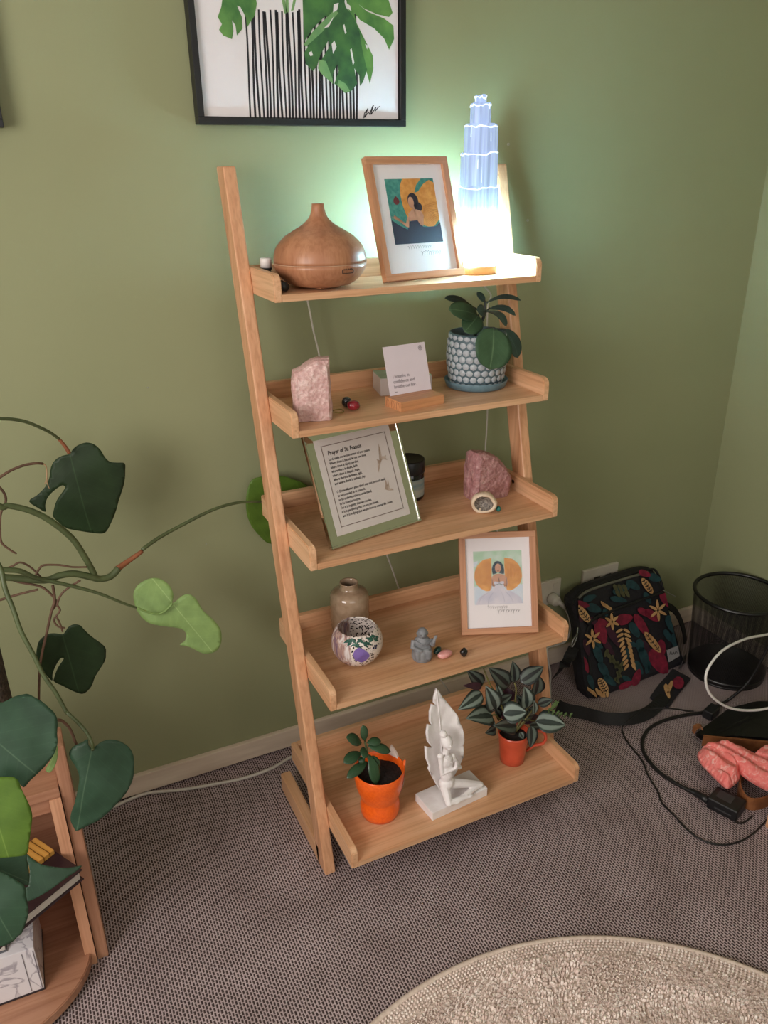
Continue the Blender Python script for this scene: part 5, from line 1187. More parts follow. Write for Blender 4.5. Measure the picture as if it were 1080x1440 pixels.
box('box_body', (-0.10, 0.070, 0.004+(ZBX-zb0-0.004)/2), (0.20, 0.140, ZBX-zb0-0.004), marble(), mb, bevel=0.0015)
box('dark_base', (-0.10, 0.070, 0.002), (0.202, 0.142, 0.004), mat('box_base_dark', (48, 40, 46)), mb, bevel=0.0008)
for c_, s2 in (((-0.003, -0.0006, 0.058), (0.0012, 0.0008, 0.10)), ((-0.022, -0.0006, 0.058), (0.0010, 0.0008, 0.10))): box('edge_line', c_, s2, mat('grey_line', (120, 114, 124)), mb, bevel=0)
COV = mat('maroon_cover', (54, 34, 38), (44, 27, 31), rough=0.4); PAGE = mat('book_pages', (206, 198, 190), (188, 180, 172), rough=0.8, scale=60, stretch=(0.2, 0.2, 8))
for k_2, (nm_, cc2, dz_) in enumerate((('hardback_book', (96, 98, 104), 0.0), ('hardback_book', (70, 92, 96), 0.0445), ('hardback_book', (120, 104, 88), 0.0890))):
    hb2 = thing(nm_, ('grey', 'slate blue', 'tan')[k_2]+' hardback book stacked between marble box and maroon book', 'book', Vector((kA.x-0.045, kA.y+0.012, ZBX+dz_+0.0005)), (0, 0, ang2))
    mc2 = mat('cover_%d' % k_2, cc2, rough=0.5)
    box('page_block', (-0.074, 0.056, 0.022), (0.144, 0.108, 0.0375), PAGE, hb2, bevel=0.001)
    for z2 in (0.0015, 0.0425): box('cover', (-0.075, 0.057, z2), (0.150, 0.114, 0.003), mc2, hb2, bevel=0.0006)
    box('spine', (-0.075, 0.115, 0.022), (0.150, 0.003, 0.044), mc2, hb2, bevel=0.0006)
ZBX = ZBX+0.1345
bkR = onZ(114, 1231, ZBX+0.003); bkL = onZ(40, 1292, ZBX+0.003); a3 = math.atan2(bkR.y-bkL.y, bkR.x-bkL.x); 
bk = thing('hardback_book', 'maroon hardback book with pale page block resting on marble box', 'book', Vector((bkR.x+0.002, bkR.y-0.010, ZBX)), (0, 0, a3))
box('page_block', (-0.099, 0.060, 0.0125), (0.194, 0.112, 0.019), PAGE, bk, bevel=0.001)
box('cover', (-0.10, 0.061, 0.0015), (0.205, 0.122, 0.003), COV, bk, bevel=0.0008); box('cover', (-0.10, 0.061, 0.0235), (0.205, 0.122, 0.003), COV, bk, bevel=0.0008)
box('spine', (-0.10, 0.1215, 0.0125), (0.205, 0.003, 0.025), COV, bk, bevel=0.0008)
def stripes_mat():
    m, nt, N, L, B = nodes_of('yellow_stripes'); wv = N.new('ShaderNodeTexWave'); wv.inputs['Scale'].default_value = 26; wv.inputs['Distortion'].default_value = 1.2; L.new(coords(N, L), wv.inputs['Vector'])
    L.new(ramp(N, L, wv.outputs['Fac'], [(0.0, lin((96, 60, 22))), (0.10, lin((204, 146, 66))), (1.0, lin((214, 160, 80)))]), B.inputs['Base Color']); B.inputs['Roughness'].default_value = 0.5; return m
ZB2 = ZBX+0.0255
y1_ = onZ(79, 1200, ZB2); 
yb_ = thing('notebook', 'yellow dark-striped notebook lying on the maroon book', 'book', Vector((y1_.x, y1_.y, ZB2)), (0, 0, a3))
box('cover', (-0.052, 0.029, 0.0052), (0.10, 0.056, 0.010), stripes_mat(), yb_, bevel=0.001)
box('page_block', (-0.052, 0.0285, 0.0052), (0.1005, 0.054, 0.007), PAGE, yb_, bevel=0.0)

MON = uvleaf_mat('monstera_dark', (36, 54, 30), (54, 76, 48), (32, 48, 28), rough=0.5, vw=0.010, spec=0.3); MONM = uvleaf_mat('monstera_mid', (52, 80, 60), (82, 108, 84), (46, 72, 54), rough=0.45, vw=0.010, spec=0.35)
MONB = uvleaf_mat('monstera_bright', (132, 160, 96), (160, 186, 122), (124, 152, 88), rough=0.5, vw=0.010, spec=0.3); MONL = uvleaf_mat('monstera_lime', (88, 118, 42), (112, 140, 62), (80, 108, 38), rough=0.5, vw=0.010, spec=0.3)
MST = mat('monstera_stem', (88, 100, 64), (72, 82, 52), rough=0.45, scale=20); MSR = mat('aerial_root', (112, 84, 66), (88, 64, 48), rough=0.7, scale=40); MSRED = mat('red_sheath', (156, 96, 66), (130, 80, 54), rough=0.5)
mo = Vector((-0.945, -0.31, 0.4555)); mon = thing('monstera_plant', 'large trailing monstera with glossy split leaves in a pot', 'potted plant', mo)
lathe('pot', [(0, 0), (0.065, 0), (0.068, 0.004), (0.076, 0.070), (0.078, 0.074), (0.075, 0.075), (0.070, 0.062), (0, 0.060)], mat('terracotta', (150, 92, 68), (134, 80, 58), rough=0.7), mon, seg=40)
lathe('soil', [(0.070, 0.063), (0, 0.065)], SOIL, mon, seg=30)
MOSS = mat('moss_pole', (82, 70, 60), (52, 46, 40), rough=0.95, scale=120, bump=1.0, bdist=0.006, detail=6)
tube('moss_pole', [Vector((-0.904, -0.30, 0.47)), Vector((-0.904, -0.30, 0.60)), Vector((-0.902, -0.30, 0.715))], [0.031, 0.028], MOSS, mon, seg=12, off=mo)
def ml(name, crop, sc, ox, oy, pts, ctr, Y, n, m_, mid, fold=0.12, wave=0.006, cuts=2):
    f = lambda q: (ox+q[0]/sc, oy+q[1]/sc); P0 = onY(*f(ctr), Y)
    return traced(name, [f(p_) for p_ in pts], P0, n, m_, mon, (f(mid[0]), f(mid[1])), fold, wave, 0.0014, off=mo, cuts=cuts)
A_ = (5.4, 0, 560)
ml('leaf', None, *A_, [(530, 425), (548, 395), (590, 360), (655, 340), (715, 355), (765, 400), (795, 450), (835, 488), (890, 497), (945, 505), (950, 560), (942, 660), (905, 780), (870, 900), (820, 1010), (788, 1048), (730, 1050), (600, 1030), (500, 1008), (440, 960), (398, 915), (402, 870), (430, 780), (490, 690), (488, 668), (462, 668), (400, 715), (355, 770), (338, 830), (340, 878), (290, 855), (212, 802), (275, 750), (345, 675), (375, 600), (385, 530), (415, 475), (470, 440)], (600, 700), -0.16, (-0.15, -1, 0.10), MON, ((530, 425), (680, 1000)))
B_ = (5.4, 0, 740)
ml('leaf', None, *B_, [(475, 822), (500, 795), (520, 765), (560, 745), (610, 755), (645, 795), (700, 850), (795, 930), (805, 990), (795, 1050), (725, 1160), (695, 1240), (640, 1298), (580, 1285), (480, 1230), (412, 1198), (410, 1165), (440, 1085), (480, 1025), (478, 1008), (455, 1015), (420, 1075), (398, 1140), (395, 1190), (350, 1145), (300, 1080), (276, 1000), (280, 930), (300, 870), (360, 822), (420, 815)], (560, 1020), -0.20, (-0.1, -1, 0.05), MON, ((475, 822), (600, 1290)))
C_ = (2.7, 0, 570)
ml('leaf', None, *C_, [(655, 750), (659, 718), (642, 682), (602, 657), (560, 660), (522, 684), (507, 718), (511, 755), (528, 792), (562, 824), (620, 838), (688, 850), (708, 872), (704, 898), (684, 913), (722, 922), (775, 947), (822, 940), (843, 905), (840, 855), (810, 815), (772, 780), (745, 735), (716, 717), (690, 725), (668, 744)], (660, 800), -0.22, (-0.1, -1, 0.35), MONB, ((655, 752), (800, 930)), 0.05, 0.010)
D_ = (1.0, 0, 0)
ml('leaf', None, *D_, [(365, 671), (352, 678), (346, 700), (347, 722), (354, 740), (367, 756), (380, 766), (402, 764), (424, 748), (438, 722), (440, 700), (434, 685), (415, 676), (395, 670)], (390, 715), -0.040, (-0.05, -1, 0.0), MONL, ((348, 706), (438, 706)), 0.04, 0.003)
E_ = (5.4, 0, 960)
ml('leaf', None, *E_, [(-330, 300), (-200, 160), (-60, 140), (20, 150), (100, 110), (165, 95), (205, 92), (260, 120), (310, 150), (360, 195), (405, 240), (428, 300), (425, 400), (428, 470), (400, 560), (340, 640), (280, 700), (220, 755), (172, 806), (120, 760), (20, 730), (-120, 740), (-260, 600)], (100, 430), -0.56, (-0.10, -1, 0.55), MONM, ((-250, 250), (260, 700)), 0.10, 0.008)
ml('leaf', None, *E_, [(700, 500), (672, 470), (665, 430), (620, 455), (560, 485), (524, 530), (530, 575), (575, 640), (603, 720), (585, 830), (560, 930), (530, 1010), (522, 1075), (545, 1130), (568, 1160), (640, 1125), (720, 1085), (800, 1020), (880, 935), (950, 860), (1000, 760), (1010, 660), (1006, 570), (970, 500), (900, 450), (830, 436), (770, 450), (722, 485)], (720, 770), -0.475, (-0.25, -1, 0.35), MONM, ((700, 500), (570, 1155)), 0.14, 0.008)
ml('leaf', None, *E_, [(-220, 760), (-60, 720), (40, 716), (100, 718), (140, 745), (165, 810), (205, 890), (235, 960), (246, 1020), (238, 1110), (222, 1220), (205, 1310), (100, 1330), (-60, 1330), (-220, 1250), (-300, 1000)], (50, 1020), -0.66, (0.1, -1, 0.65), MONL, ((-120, 730), (60, 1320)), 0.10, 0.006)
F_ = (5.14, 0, 1160)
ml('leaf', None, *F_, [(-180, 240), (0, 205), (120, 200), (190, 210), (200, 260), (214, 330), (213, 450), (140, 420), (60, 370), (0, 335), (-120, 330)], (80, 310), -0.64, (0.2, -1, 0.5), MONM, ((-150, 260), (205, 420)), 0.06, 0.006)
ml('leaf', None, *F_, [(186, 208), (240, 250), (300, 285), (400, 305), (500, 310), (592, 295), (560, 330), (480, 385), (380, 460), (290, 515), (215, 552), (195, 545), (185, 460), (205, 440), (214, 330)], (340, 390), -0.585, (0.1, -1, 0.9), MONM, ((186, 215), (585, 300)), 0.10, 0.005)
ml('leaf', None, *F_, [(-260, 360), (-100, 330), (0, 340), (60, 372), (130, 420), (180, 455), (190, 540), (206, 620), (200, 690), (175, 760), (155, 810), (128, 828), (100, 860), (50, 890), (0, 903), (-140, 900), (-260, 700)], (60, 620), -0.70, (0.05, -1, 0.5), MONM, ((-150, 380), (90, 850)), 0.10, 0.006)
ml('leaf', None, *E_, [(436, 480), (438, 540), (430, 600), (405, 660), (372, 695), (345, 680), (352, 650), (390, 580), (415, 510)], (405, 600), -0.51, (-0.2, -1, 0.2), MONB, ((436, 480), (355, 690)), 0.05, 0.002)
def ms(name, P, Y0, Y1, r, m_, sc=5.4, oy=740, ox=0):
    n = len(P); pts = [onY(ox+a/sc, oy+b/sc, Y0+(Y1-Y0)*i/(n-1)) for i, (a, b) in enumerate(P)]
    return tube(name, pts, r, m_, mon, seg=8, off=mo)
crown_m = Vector((-0.965, -0.265, 0.90))
ms('stem', [(-200, -60), (0, 262-180+0), (60, 76-0), (200, 105), (330, 160), (450, 240), (560, 340), (640, 460-0), (705, 575), (720, 610)], -0.27, -0.21, [0.0055, 0.0062], MST, 5.4, 697)
ms('runner', [(-150, 400), (-60, 385), (100, 392), (340, 410), (450, 375), (560, 360), (690, 385), (760, 400), (840, 380), (900, 320)], -0.26, -0.20, [0.0066, 0.0072], MST)
ms('leaf_stalk', [(890, 325), (960, 275), (1080, 190)], -0.20, -0.17, [0.0068, 0.0042], MSRED)
ms('leaf_stalk', [(540, 548), (600, 505), (680, 460), (800, 400), (900, 370), (1000, 366), (1060, 368)], -0.17, -0.045, [0.0042, 0.0030], MST, 2.7, 570)
ms('leaf_stalk', [(-120, 320), (20, 330), (150, 340), (250, 385), (350, 410), (550, 455), (750, 510), (950, 590), (1040, 620)], -0.28, -0.225, [0.0060, 0.0022], MST)
ms('leaf_stalk', [(520, 768), (560, 785), (600, 793), (630, 778), (655, 752)], -0.225, -0.222, [0.0024, 0.0026], MONB, 2.7, 570)
ms('leaf_stalk', [(-20, 280), (10, 340), (40, 480), (100, 630), (160, 800), (250, 970), (330, 1130), (420, 1260), (500, 1404), (515, 1420), (600, 1500), (660, 1570), (700, 1650), (704, 1700)], -0.30, -0.465, [0.0048, 0.0030], MST)
ms('leaf_stalk', [(-150, 150), (0, 155), (100, 160), (200, 180), (300, 220), (380, 260), (450, 310)], -0.24, -0.17, [0.0032, 0.0028], MST, 5.4, 560)
ms('leaf_stalk', [(440, 302), (490, 360), (525, 415)], -0.17, -0.162, [0.0030, 0.0040], MSRED, 5.4, 560)
for P_, r_ in (([(400, 450), (415, 560), (390, 650), (350, 830), (320, 960), (300, 1100), (295, 1330)], 0.0028), ([(610, 410), (480, 500), (435, 590), (455, 640), (410, 710), (440, 760), (495, 772)], 0.0023), ([(-100, 590), (0, 560), (150, 515), (290, 480)], 0.0028),
               ([(40, 325), (100, 300), (155, 275), (230, 310), (310, 385)], 0.0022), ([(270, 375), (300, 320), (340, 295), (450, 295), (550, 310), (660, 310)], 0.0024), ([(20, 370), (130, 420), (300, 455), (380, 510), (430, 580), (395, 640)], 0.0026), ([(0, 20), (10, 120), (70, 175), (125, 208)], 0.0022), ([(430, 690), (455, 740), (475, 800)], 0.0022)):
    ms('aerial_root', P_, -0.24, -0.235, [r_, r_*0.8], MSR)
for P_ in ([(-100, 660), (0, 600), (80, 550), (180, 510), (270, 494), (325, 497)],): ms('aerial_root', P_, -0.24, -0.2, [0.0028, 0.0024], MSR, 5.4, 560)
ms('dry_sheath', [(322, 495), (350, 520), (355, 600), (340, 650)], -0.20, -0.20, [0.0016, 0.0008], mat('dry_husk', (176, 146, 112), (156, 126, 94)), 5.4, 560); ms('dry_sheath', [(355, 600), (358, 640), (375, 688)], -0.20, -0.20, [0.0014, 0.0006], mat('dry_husk', (176, 146, 112)), 5.4, 560)
ms('aerial_root', [(-60, 640), (0, 680), (40, 740), (40, 800), (5, 880), (0, 1000)], -0.24, -0.24, [0.0024, 0.002], MSR, 5.4, 560)
ms('aerial_root', [(430, 285), (470, 290), (530, 350), (580, 470)], -0.45, -0.43, [0.003, 0.0024], MSR, 5.4, 960)

# ================================================================== OUTLETS, CABLES
PLATE = mat('outlet_plate', (206, 198, 184), (198, 190, 176), rough=0.35, scale=20); SLOT = mat('outlet_slot', (52, 46, 42), (42, 38, 34))
def outlet(x0, x1, z0, z1, label, slots):
    o = thing('power_outlet', label, 'outlet', ((x0+x1)/2, -0.0005, z0)); off = Vector(((x0+x1)/2, -0.0005, z0))
    box('cover_plate', ((x0+x1)/2, -0.0055, (z0+z1)/2), (x1-x0, 0.010, z1-z0), PLATE, o, bevel=0.003, off=off)
    for (u, v, a, b, d) in slots: box('switch' if not d else 'slot', (x0+(x1-x0)*u, -0.0112, z0+(z1-z0)*v), (a, 0.0022, b), SLOT if d else PLATE, o, bevel=0.0004, off=off)
    return o
tp = onY(789.5, 812.5, -0.010); tr2 = onY(870, 792.3, -0.010); tl2 = onY(821, 801.4, -0.010)
outlet(tp.x-0.135, tp.x, tp.z-0.084, tp.z, 'white wall outlet with a plug pushed in, beside the shelf', [(0.84, 0.74, 0.016, 0.018, 0), (0.42, 0.74, 0.016, 0.018, 0), (0.28, 0.42, 0.0035, 0.011, 1), (0.38, 0.42, 0.0035, 0.011, 1)])
outlet(tl2.x, tr2.x, tr2.z-0.082, tr2.z+0.004, 'cream wall outlet half hidden by the floral bag', [(0.40, 0.60, 0.022, 0.006, 1), (0.72, 0.60, 0.022, 0.006, 1), (0.40, 0.38, 0.014, 0.013, 1), (0.72, 0.38, 0.014, 0.013, 1)])
PLUGW = mat('plug_white', (198, 192, 180), (188, 182, 170), rough=0.4)
pc = onY(776, 841, -0.013); plug = thing('power_plug', 'round white power plug with pale cord in the wall outlet', 'plug', pc); off = pc
lp = lathe('plug_body', [(0, 0), (0.019, 0), (0.0195, 0.006), (0.0175, 0.010), (0.0165, 0.024), (0.013, 0.029), (0, 0.030)], PLUGW, plug, seg=28); lp.rotation_euler = (pi/2, 0, 0)
tube('strain_relief', [pc+Vector((0.004, -0.022, -0.002)), onY(789, 849, -0.038), onY(795, 856, -0.036)], [0.0105, 0.0055], PLUGW, plug, seg=10, smoothn=2, off=off)
tube('cord', [onY(794, 855, -0.036), onY(799, 865, -0.04), onY(802, 878, -0.05), onY(801, 890, -0.06), onY(795, 902, -0.07), onY(780, 908, -0.075), onY(769, 912, -0.09), onY(770, 925, -0.10), onY(774, 945, -0.10), onY(773.5, 962, -0.10), onZ(772, 985, 0.004), onZ(750, 1000, 0.004)], 0.0030, CORDW, plug, seg=7, off=off)
FC = [(120, 1150), (145, 1141), (163, 1133), (183, 1124), (210, 1115), (260, 1110), (307, 1101.7), (347, 1093), (383, 1080), (407, 1066), (430, 1056)]
tag(tube('floor_cable', [onZ(a, b, 0.0045) for a, b in FC], 0.0042, CORDW, None, seg=8), 'white cable lying on the carpet along the skirting', 'cable')

# ================================================================== FLORAL BAG
bq = lambda cx, cy: (760+cx/4.91, 780+cy/4.91)
lean_b = 0.42; _qa, _qb = onZ(833, 984.5, 0.0), onZ(952, 936, 0.0); yaw_b = math.atan2(_qb.y-_qa.y, _qb.x-_qa.x)
nb = Vector((sin(yaw_b)*cos(lean_b), -cos(yaw_b)*cos(lean_b), sin(lean_b))); PB0 = onZ(833, 984.5, 0.0)
def BGp(cx, cy, o=0.0): return onP(*bq(cx, cy), PB0+nb*o, nb)
NAVYB = mat('bag_canvas', (28, 26, 34), (20, 18, 24), rough=0.7, scale=120, bump=0.2); WEB = mat('black_webbing', (20, 19, 20), (13, 12, 13), rough=0.7, scale=200, bump=0.3)
bag = thing('messenger_bag', 'dark floral-print shoulder bag leaning on the wall', 'bag', Vector((0.80, -0.17, 0))); bo = Vector((0.80, -0.17, 0))
rim = [(345, 1000), (305, 800), (270, 520), (222, 350), (262, 292), (335, 240), (540, 170), (740, 112), (800, 130), (850, 240), (920, 480), (1000, 770), (975, 800), (880, 842), (700, 905), (500, 985), (420, 1005)]
W_ = [BGp(v.x, v.y) for v in catmull([Vector((a, b, 0)) for a, b in rim], 3, True)]
W_ = [Vector((v.x, v.y, max(v.z, 0.001))) for v in W_]
cen = sum(W_, Vector())/len(W_); bm = bmesh.new(); rings = []
bk = Vector((-sin(yaw_b)*-1*0, 1, 0)); bk = Vector((-sin(yaw_b), cos(yaw_b), 0))
for f, dd in ((0.90, -0.004), (0.97, -0.001), (1.0, 0.010), (1.01, 0.035), (0.98, 0.060), (0.94, 0.068)):
    ring = []
    for v in W_:
        q_ = cen+(v-cen)*f; q_ = (q_-nb*dd) if dd < 0.005 else q_+bk*dd*(1.0 if v.z < 0.1 else 0.75)
        if v.z < 0.012 and dd > 0.005: q_.z = 0.0012
        ring.append(bm.verts.new(q_-bo))
    rings.append(ring)
n_ = len(W_)
for a, b in zip(rings, rings[1:]):
    for k in range(n_): bm.faces.new((a[k], a[(k+1) % n_], b[(k+1) % n_], b[k]))
bm.faces.new(rings[0][::-1]); bm.faces.new(rings[-1]); bmesh.ops.triangulate(bm, faces=[f_ for f_ in bm.faces if len(f_.verts) > 4]); link('body', me_from(bm), NAVYB, bag)
cols = {'cream': mat('print_cream', (206, 164, 112), (180, 136, 88), rough=0.7), 'crim': mat('print_crimson', (138, 26, 56), (104, 18, 44), rough=0.7, scale=60), 'teal': mat('print_teal', (28, 66, 72), (20, 50, 58), rough=0.7, scale=60), 'olive': mat('print_olive', (86, 84, 54), (66, 68, 44), rough=0.7), 'plum': mat('print_plum', (62, 24, 44), (48, 18, 36), rough=0.7)}
shapes = {k: [] for k in cols}; veins = []
def lf(col, cx, cy, deg, ln, wd, kind=0):
    a = radians(deg); P = []
    for k in range(12):
        t = 2*pi*k/12; x = cos(t)*ln/2; y = sin(t)*wd/2*(1-0.25*cos(t)) if kind == 0 else sin(t)*wd/2
        P.append((cx+x*cos(a)-y*sin(a), cy+x*sin(a)+y*cos(a)))
    shapes[col].append(P)
def vein(cx, cy, deg, ln, wd):
    a = radians(deg); T_ = lambda x, y: (cx+x*cos(a)-y*sin(a), cy+x*sin(a)+y*cos(a))
    for k in range(-2, 3):
        x = k*ln*0.16
        for s in (-1, 1): veins.append([T_(x, 0), T_(x+7, 0), T_(x-ln*0.06+7, s*wd*0.30), T_(x-ln*0.06, s*wd*0.30)])
    veins.append([T_(-ln*0.42, -2), T_(ln*0.42, -2), T_(ln*0.42, 2), T_(-ln*0.42, 2)])
rb = random.Random(12)
for (x, y, d, l, w_) in ((370, 370, 20, 110, 60), (560, 240, -20, 130, 60), (640, 210, 30, 110, 55), (650, 520, 60, 120, 60), (690, 640, 80, 120, 55), (400, 690, 70, 150, 55), (440, 800, 60, 140, 55), (720, 720, 70, 180, 60), (900, 480, 70, 130, 60), (930, 600, 80, 120, 50), (790, 160, 20, 90, 55), (340, 300, -20, 100, 45), (480, 870, 40, 110, 50), (600, 690, 100, 100, 45), (680, 780, 60, 110, 45), (880, 560, 60, 100, 40), (400, 620, 40, 80, 40), (540, 310, 10, 120, 40), (740, 300, 60, 90, 40), (350, 880, 70, 110, 40), (600, 860, 30, 80, 35), (640, 620, 20, 70, 35), (740, 780, 100, 90, 40), (450, 400, 70, 60, 35)): lf('teal', x, y, d, l, w_)
for (x, y, d, l, w_) in ((580, 445, -15, 120, 76), (700, 490, 58, 190, 60), (665, 850, -72, 130, 55), (820, 740, 60, 210, 110), (420, 540, 70, 160, 80), (865, 310, 60, 130, 60), (720, 130, 20, 90, 45), (285, 345, 10, 110, 50), (590, 900, -25, 110, 45), (770, 420, 40, 120, 60), (310, 760, 70, 120, 40), (840, 640, 80, 110, 50), (720, 400, 30, 110, 45), (440, 470, 30, 100, 40)): lf('crim', x, y, d, l, w_)
for (x, y, d, l, w_) in ((500, 560, 60, 180, 50), (470, 640, 55, 150, 40), (740, 660, 60, 160, 50), (380, 470, 40, 120, 40), (320, 640, 75, 120, 40), (260, 440, 30, 80, 40)): lf('plum', x, y, d, l, w_)
for (x, y, d, l, w_) in ((295, 408, 52, 150, 58), (738, 215, 55, 130, 48), (775, 605, 52, 180, 52), (433, 905, 62, 120, 58)): lf('cream', x, y, d, l, w_, 1); vein(x, y, d, l, w_)
for (x, y, L_) in ((362, 580, 66), (812, 385, 70), (495, 462, 56)):
    for k in range(6): lf('cream', x+L_*0.5*cos(k*1.05+0.4), y+L_*0.62*sin(k*1.05+0.4), math.degrees(math.atan2(0.62*sin(k*1.05+.4), 0.5*cos(k*1.05+.4))), L_*0.9, 20)
for k in range(9):
    t = k/8; cx, cy = 570+50*t, 520+250*t
    for s in (-1, 1): lf('cream', cx+s*26, cy+6, 90-s*60 if k < 3 else 90-s*35, 54, 20)
for k in range(6):
    lf('olive', 520+16*k, 230+8*(k % 2)*5, 60, 60, 26); lf('olive', 455+18*k, 680+20*k, 60 if k % 2 else 110, 60, 26); lf('cream', 430+12*k, 340+8*k, 60, 46, 15); lf('olive', 560-6*k, 760+22*k, 50 if k % 2 else 120, 55, 24)
for k in range(7): lf('cream', 330+22*k, 930+10*(k % 3)+6*k, 40+8*k, 60, 20)
for i, (kname, polys) in enumerate(shapes.items()):
    V = []; F = []
    for P in polys:
        F.append(tuple(range(len(V), len(V)+len(P))))
        for a, b in P: V.append(BGp(min(max(a, 262+max(0, (b-400))*0.12), 860+max(0, b-250)*0.22), min(b, 985-max(0, a-480)*0.36), 0.0125+0.0005*['plum', 'teal', 'crim', 'olive', 'cream'].index(kname))-bo)
    V = [Vector((v.x, v.y, max(v.z, 0.003))) for v in V]
    raw('printed_leaves', V, F, cols[kname], bag, recalc=False)
V = []; F = []
for P in veins: F.append(tuple(range(len(V), len(V)+4))); V += [BGp(a, b, 0.0153)-bo for a, b in P]
raw('printed_veins', V, F, NAVYB, bag, recalc=False)
tube('flap_piping', [BGp(320, 480, 0.012), BGp(400, 425, 0.013), BGp(500, 385, 0.013), BGp(680, 318, 0.013), BGp(850, 258, 0.012)], 0.0045, WEB, bag, seg=7, off=bo)
tube('zip_tape', [BGp(262, 300, 0.004), BGp(335, 246, 0.004), BGp(540, 178, 0.004), BGp(740, 120, 0.004)], 0.0045, mat('zip_grey', (112, 112, 100), (96, 96, 86)), bag, seg=7, off=bo)
tube('top_piping', [BGp(225, 345, 0.0), BGp(258, 286, -0.002), BGp(330, 230, -0.002), BGp(540, 160, -0.002), BGp(740, 104, -0.002), BGp(805, 122, 0), BGp(850, 240, 0)], 0.004, WEB, bag, seg=7, off=bo)
tube('side_piping', [BGp(335, 490, 0.006), BGp(315, 560, 0.006), BGp(330, 700, 0.006), BGp(370, 990, 0.004)], 0.0035, WEB, bag, seg=7, off=bo)
LB = [BGp(875, 660, 0.0165), BGp(950, 628, 0.0165), BGp(962, 700, 0.0165), BGp(890, 742, 0.0165)]
raw('cloth_label', [v-bo for v in LB]+[v-bo-nb*0.003 for v in LB], [(0, 1, 2, 3), (7, 6, 5, 4), (0, 4, 5, 1), (1, 5, 6, 2), (2, 6, 7, 3), (3, 7, 4, 0)], mat('label_grey', (150, 148, 150), (140, 138, 140)), bag)
sgn = [(892, 690), (900, 668), (908, 690), (918, 672), (925, 688), (936, 668), (946, 680)]
tube('label_script', [BGp(a, b, 0.0172) for a, b in sgn], 0.0009, INK, bag, seg=5, off=bo)
tube('zip_pull', [BGp(850, 245, 0.004), BGp(890, 268, 0.006), BGp(935, 290, 0.008)], 0.0016, mat('zip_metal', (190, 186, 176), (170, 166, 156), rough=0.3, metallic=0.8), bag, seg=6, off=bo)
CH = mat('clip_metal', (150, 150, 150), (120, 120, 120), rough=0.25, metallic=0.9)
tube('strap_clip', [BGp(258, 500, 0.006), BGp(252, 560, 0.010), BGp(240, 600, 0.010), BGp(215, 640, 0.008), BGp(225, 590, 0.012), BGp(258, 545, 0.012)], 0.0028, CH, bag, seg=7, off=bo)
ribbon('strap', [BGp(232, 640, 0.006), onY(800, 925, -0.16), onY(790, 940, -0.16), onZ(782, 950, 0.022)], [Vector((0.75, -0.1, 0.6))]*4, 0.034, WEB, bag, th=0.003, off=bo)
ribbon('strap', [onY(935, 850, -0.07), onY(950, 860, -0.085), onY(961, 885, -0.10), onY(964, 915, -0.11), onZ(958, 935, 0.02)], [Vector((0.8, 0.5, 0.1))]*5, 0.03, WEB, bag, th=0.003, off=bo)
zz = 0.0145
ribbon('strap', [onZ(784, 992, zz), onZ(798, 998, zz), onZ(822, 1003, zz+.004), onZ(850, 1010, zz+.008), onZ(882, 1011, zz+.008), onZ(908, 1004, zz+.005), onZ(926, 990, zz+.003), onZ(934, 978, zz+0.002)], [Vector((0.2, 0.7, 0.7)), Vector((0.1, 0.8, 0.6)), Vector((0.1, 0.8, 0.7)), Vector((0.1, 0.7, 0.7)), Vector((-.1, .7, .7)), Vector((-.4, .5, .6)), Vector((-.8, .4, .2)), Vector((-0.8, 0.45, 0))], 0.036, WEB, bag, th=0.003, off=bo)
ribbon('shoulder_pad', [onZ(927, 988, 0.0105), onZ(938, 972, 0.012), onZ(951, 957, 0.0115), onZ(958, 948, 0.012)], [Vector((-0.8, 0.5, 0.15))]*4, 0.060, NAVYB, bag, th=0.008, off=bo)
pv = []; pfz = []
for (a, b, d, l, w_) in ((938, 972, 70, 22, 6), (942, 966, 110, 20, 6), (936, 964, 40, 18, 5)):
    pts = [onZ(a+cos(2*pi*k/10)*l/2*cos(radians(d))-sin(2*pi*k/10)*w_/2*sin(radians(d)), b+cos(2*pi*k/10)*l/2*sin(radians(d))+sin(2*pi*k/10)*w_/2*cos(radians(d)), 0.019)-bo for k in range(10)]
    pfz.append(tuple(range(len(pv), len(pv)+10))); pv += pts
raw('pad_print', pv, pfz, cols['cream'], bag, recalc=False)
pts = [onZ(954+8*cos(2*pi*k/10), 960+9*sin(2*pi*k/10), 0.0195)-bo for k in range(10)]; raw('pad_print', pts, [tuple(range(10))], cols['crim'], bag, recalc=False)

# ================================================================== WIRE BIN
def mesh_mat():
    m, nt, N, L, B = nodes_of('wire_mesh'); uv = N.new('ShaderNodeUVMap'); 
    B.inputs['Base Color'].default_value = lin((22, 21, 22)); B.inputs['Roughness'].default_value = 0.45
    sp = N.new('ShaderNodeSeparateXYZ'); L.new(uv.outputs['UV'], sp.inputs['Vector']); res = []
    for ax, sc in (('X', 260), ('Y', 90)):
        a = N.new('ShaderNodeMath'); a.operation = 'MULTIPLY'; a.inputs[1].default_value = sc; L.new(sp.outputs[ax], a.inputs[0])
        f = N.new('ShaderNodeMath'); f.operation = 'FRACT'; L.new(a.outputs[0], f.inputs[0])
        g = N.new('ShaderNodeMath'); g.operation = 'GREATER_THAN'; g.inputs[1].default_value = 0.34; L.new(f.outputs[0], g.inputs[0]); res.append(g)
    mn = N.new('ShaderNodeMath'); mn.operation = 'MULTIPLY'; L.new(res[0].outputs[0], mn.inputs[0]); L.new(res[1].outputs[0], mn.inputs[1])
    inv = N.new('ShaderNodeMath'); inv.operation = 'SUBTRACT'; inv.inputs[0].default_value = 1.0; L.new(mn.outputs[0], inv.inputs[1]); L.new(inv.outputs[0], B.inputs['Alpha'])
    return m
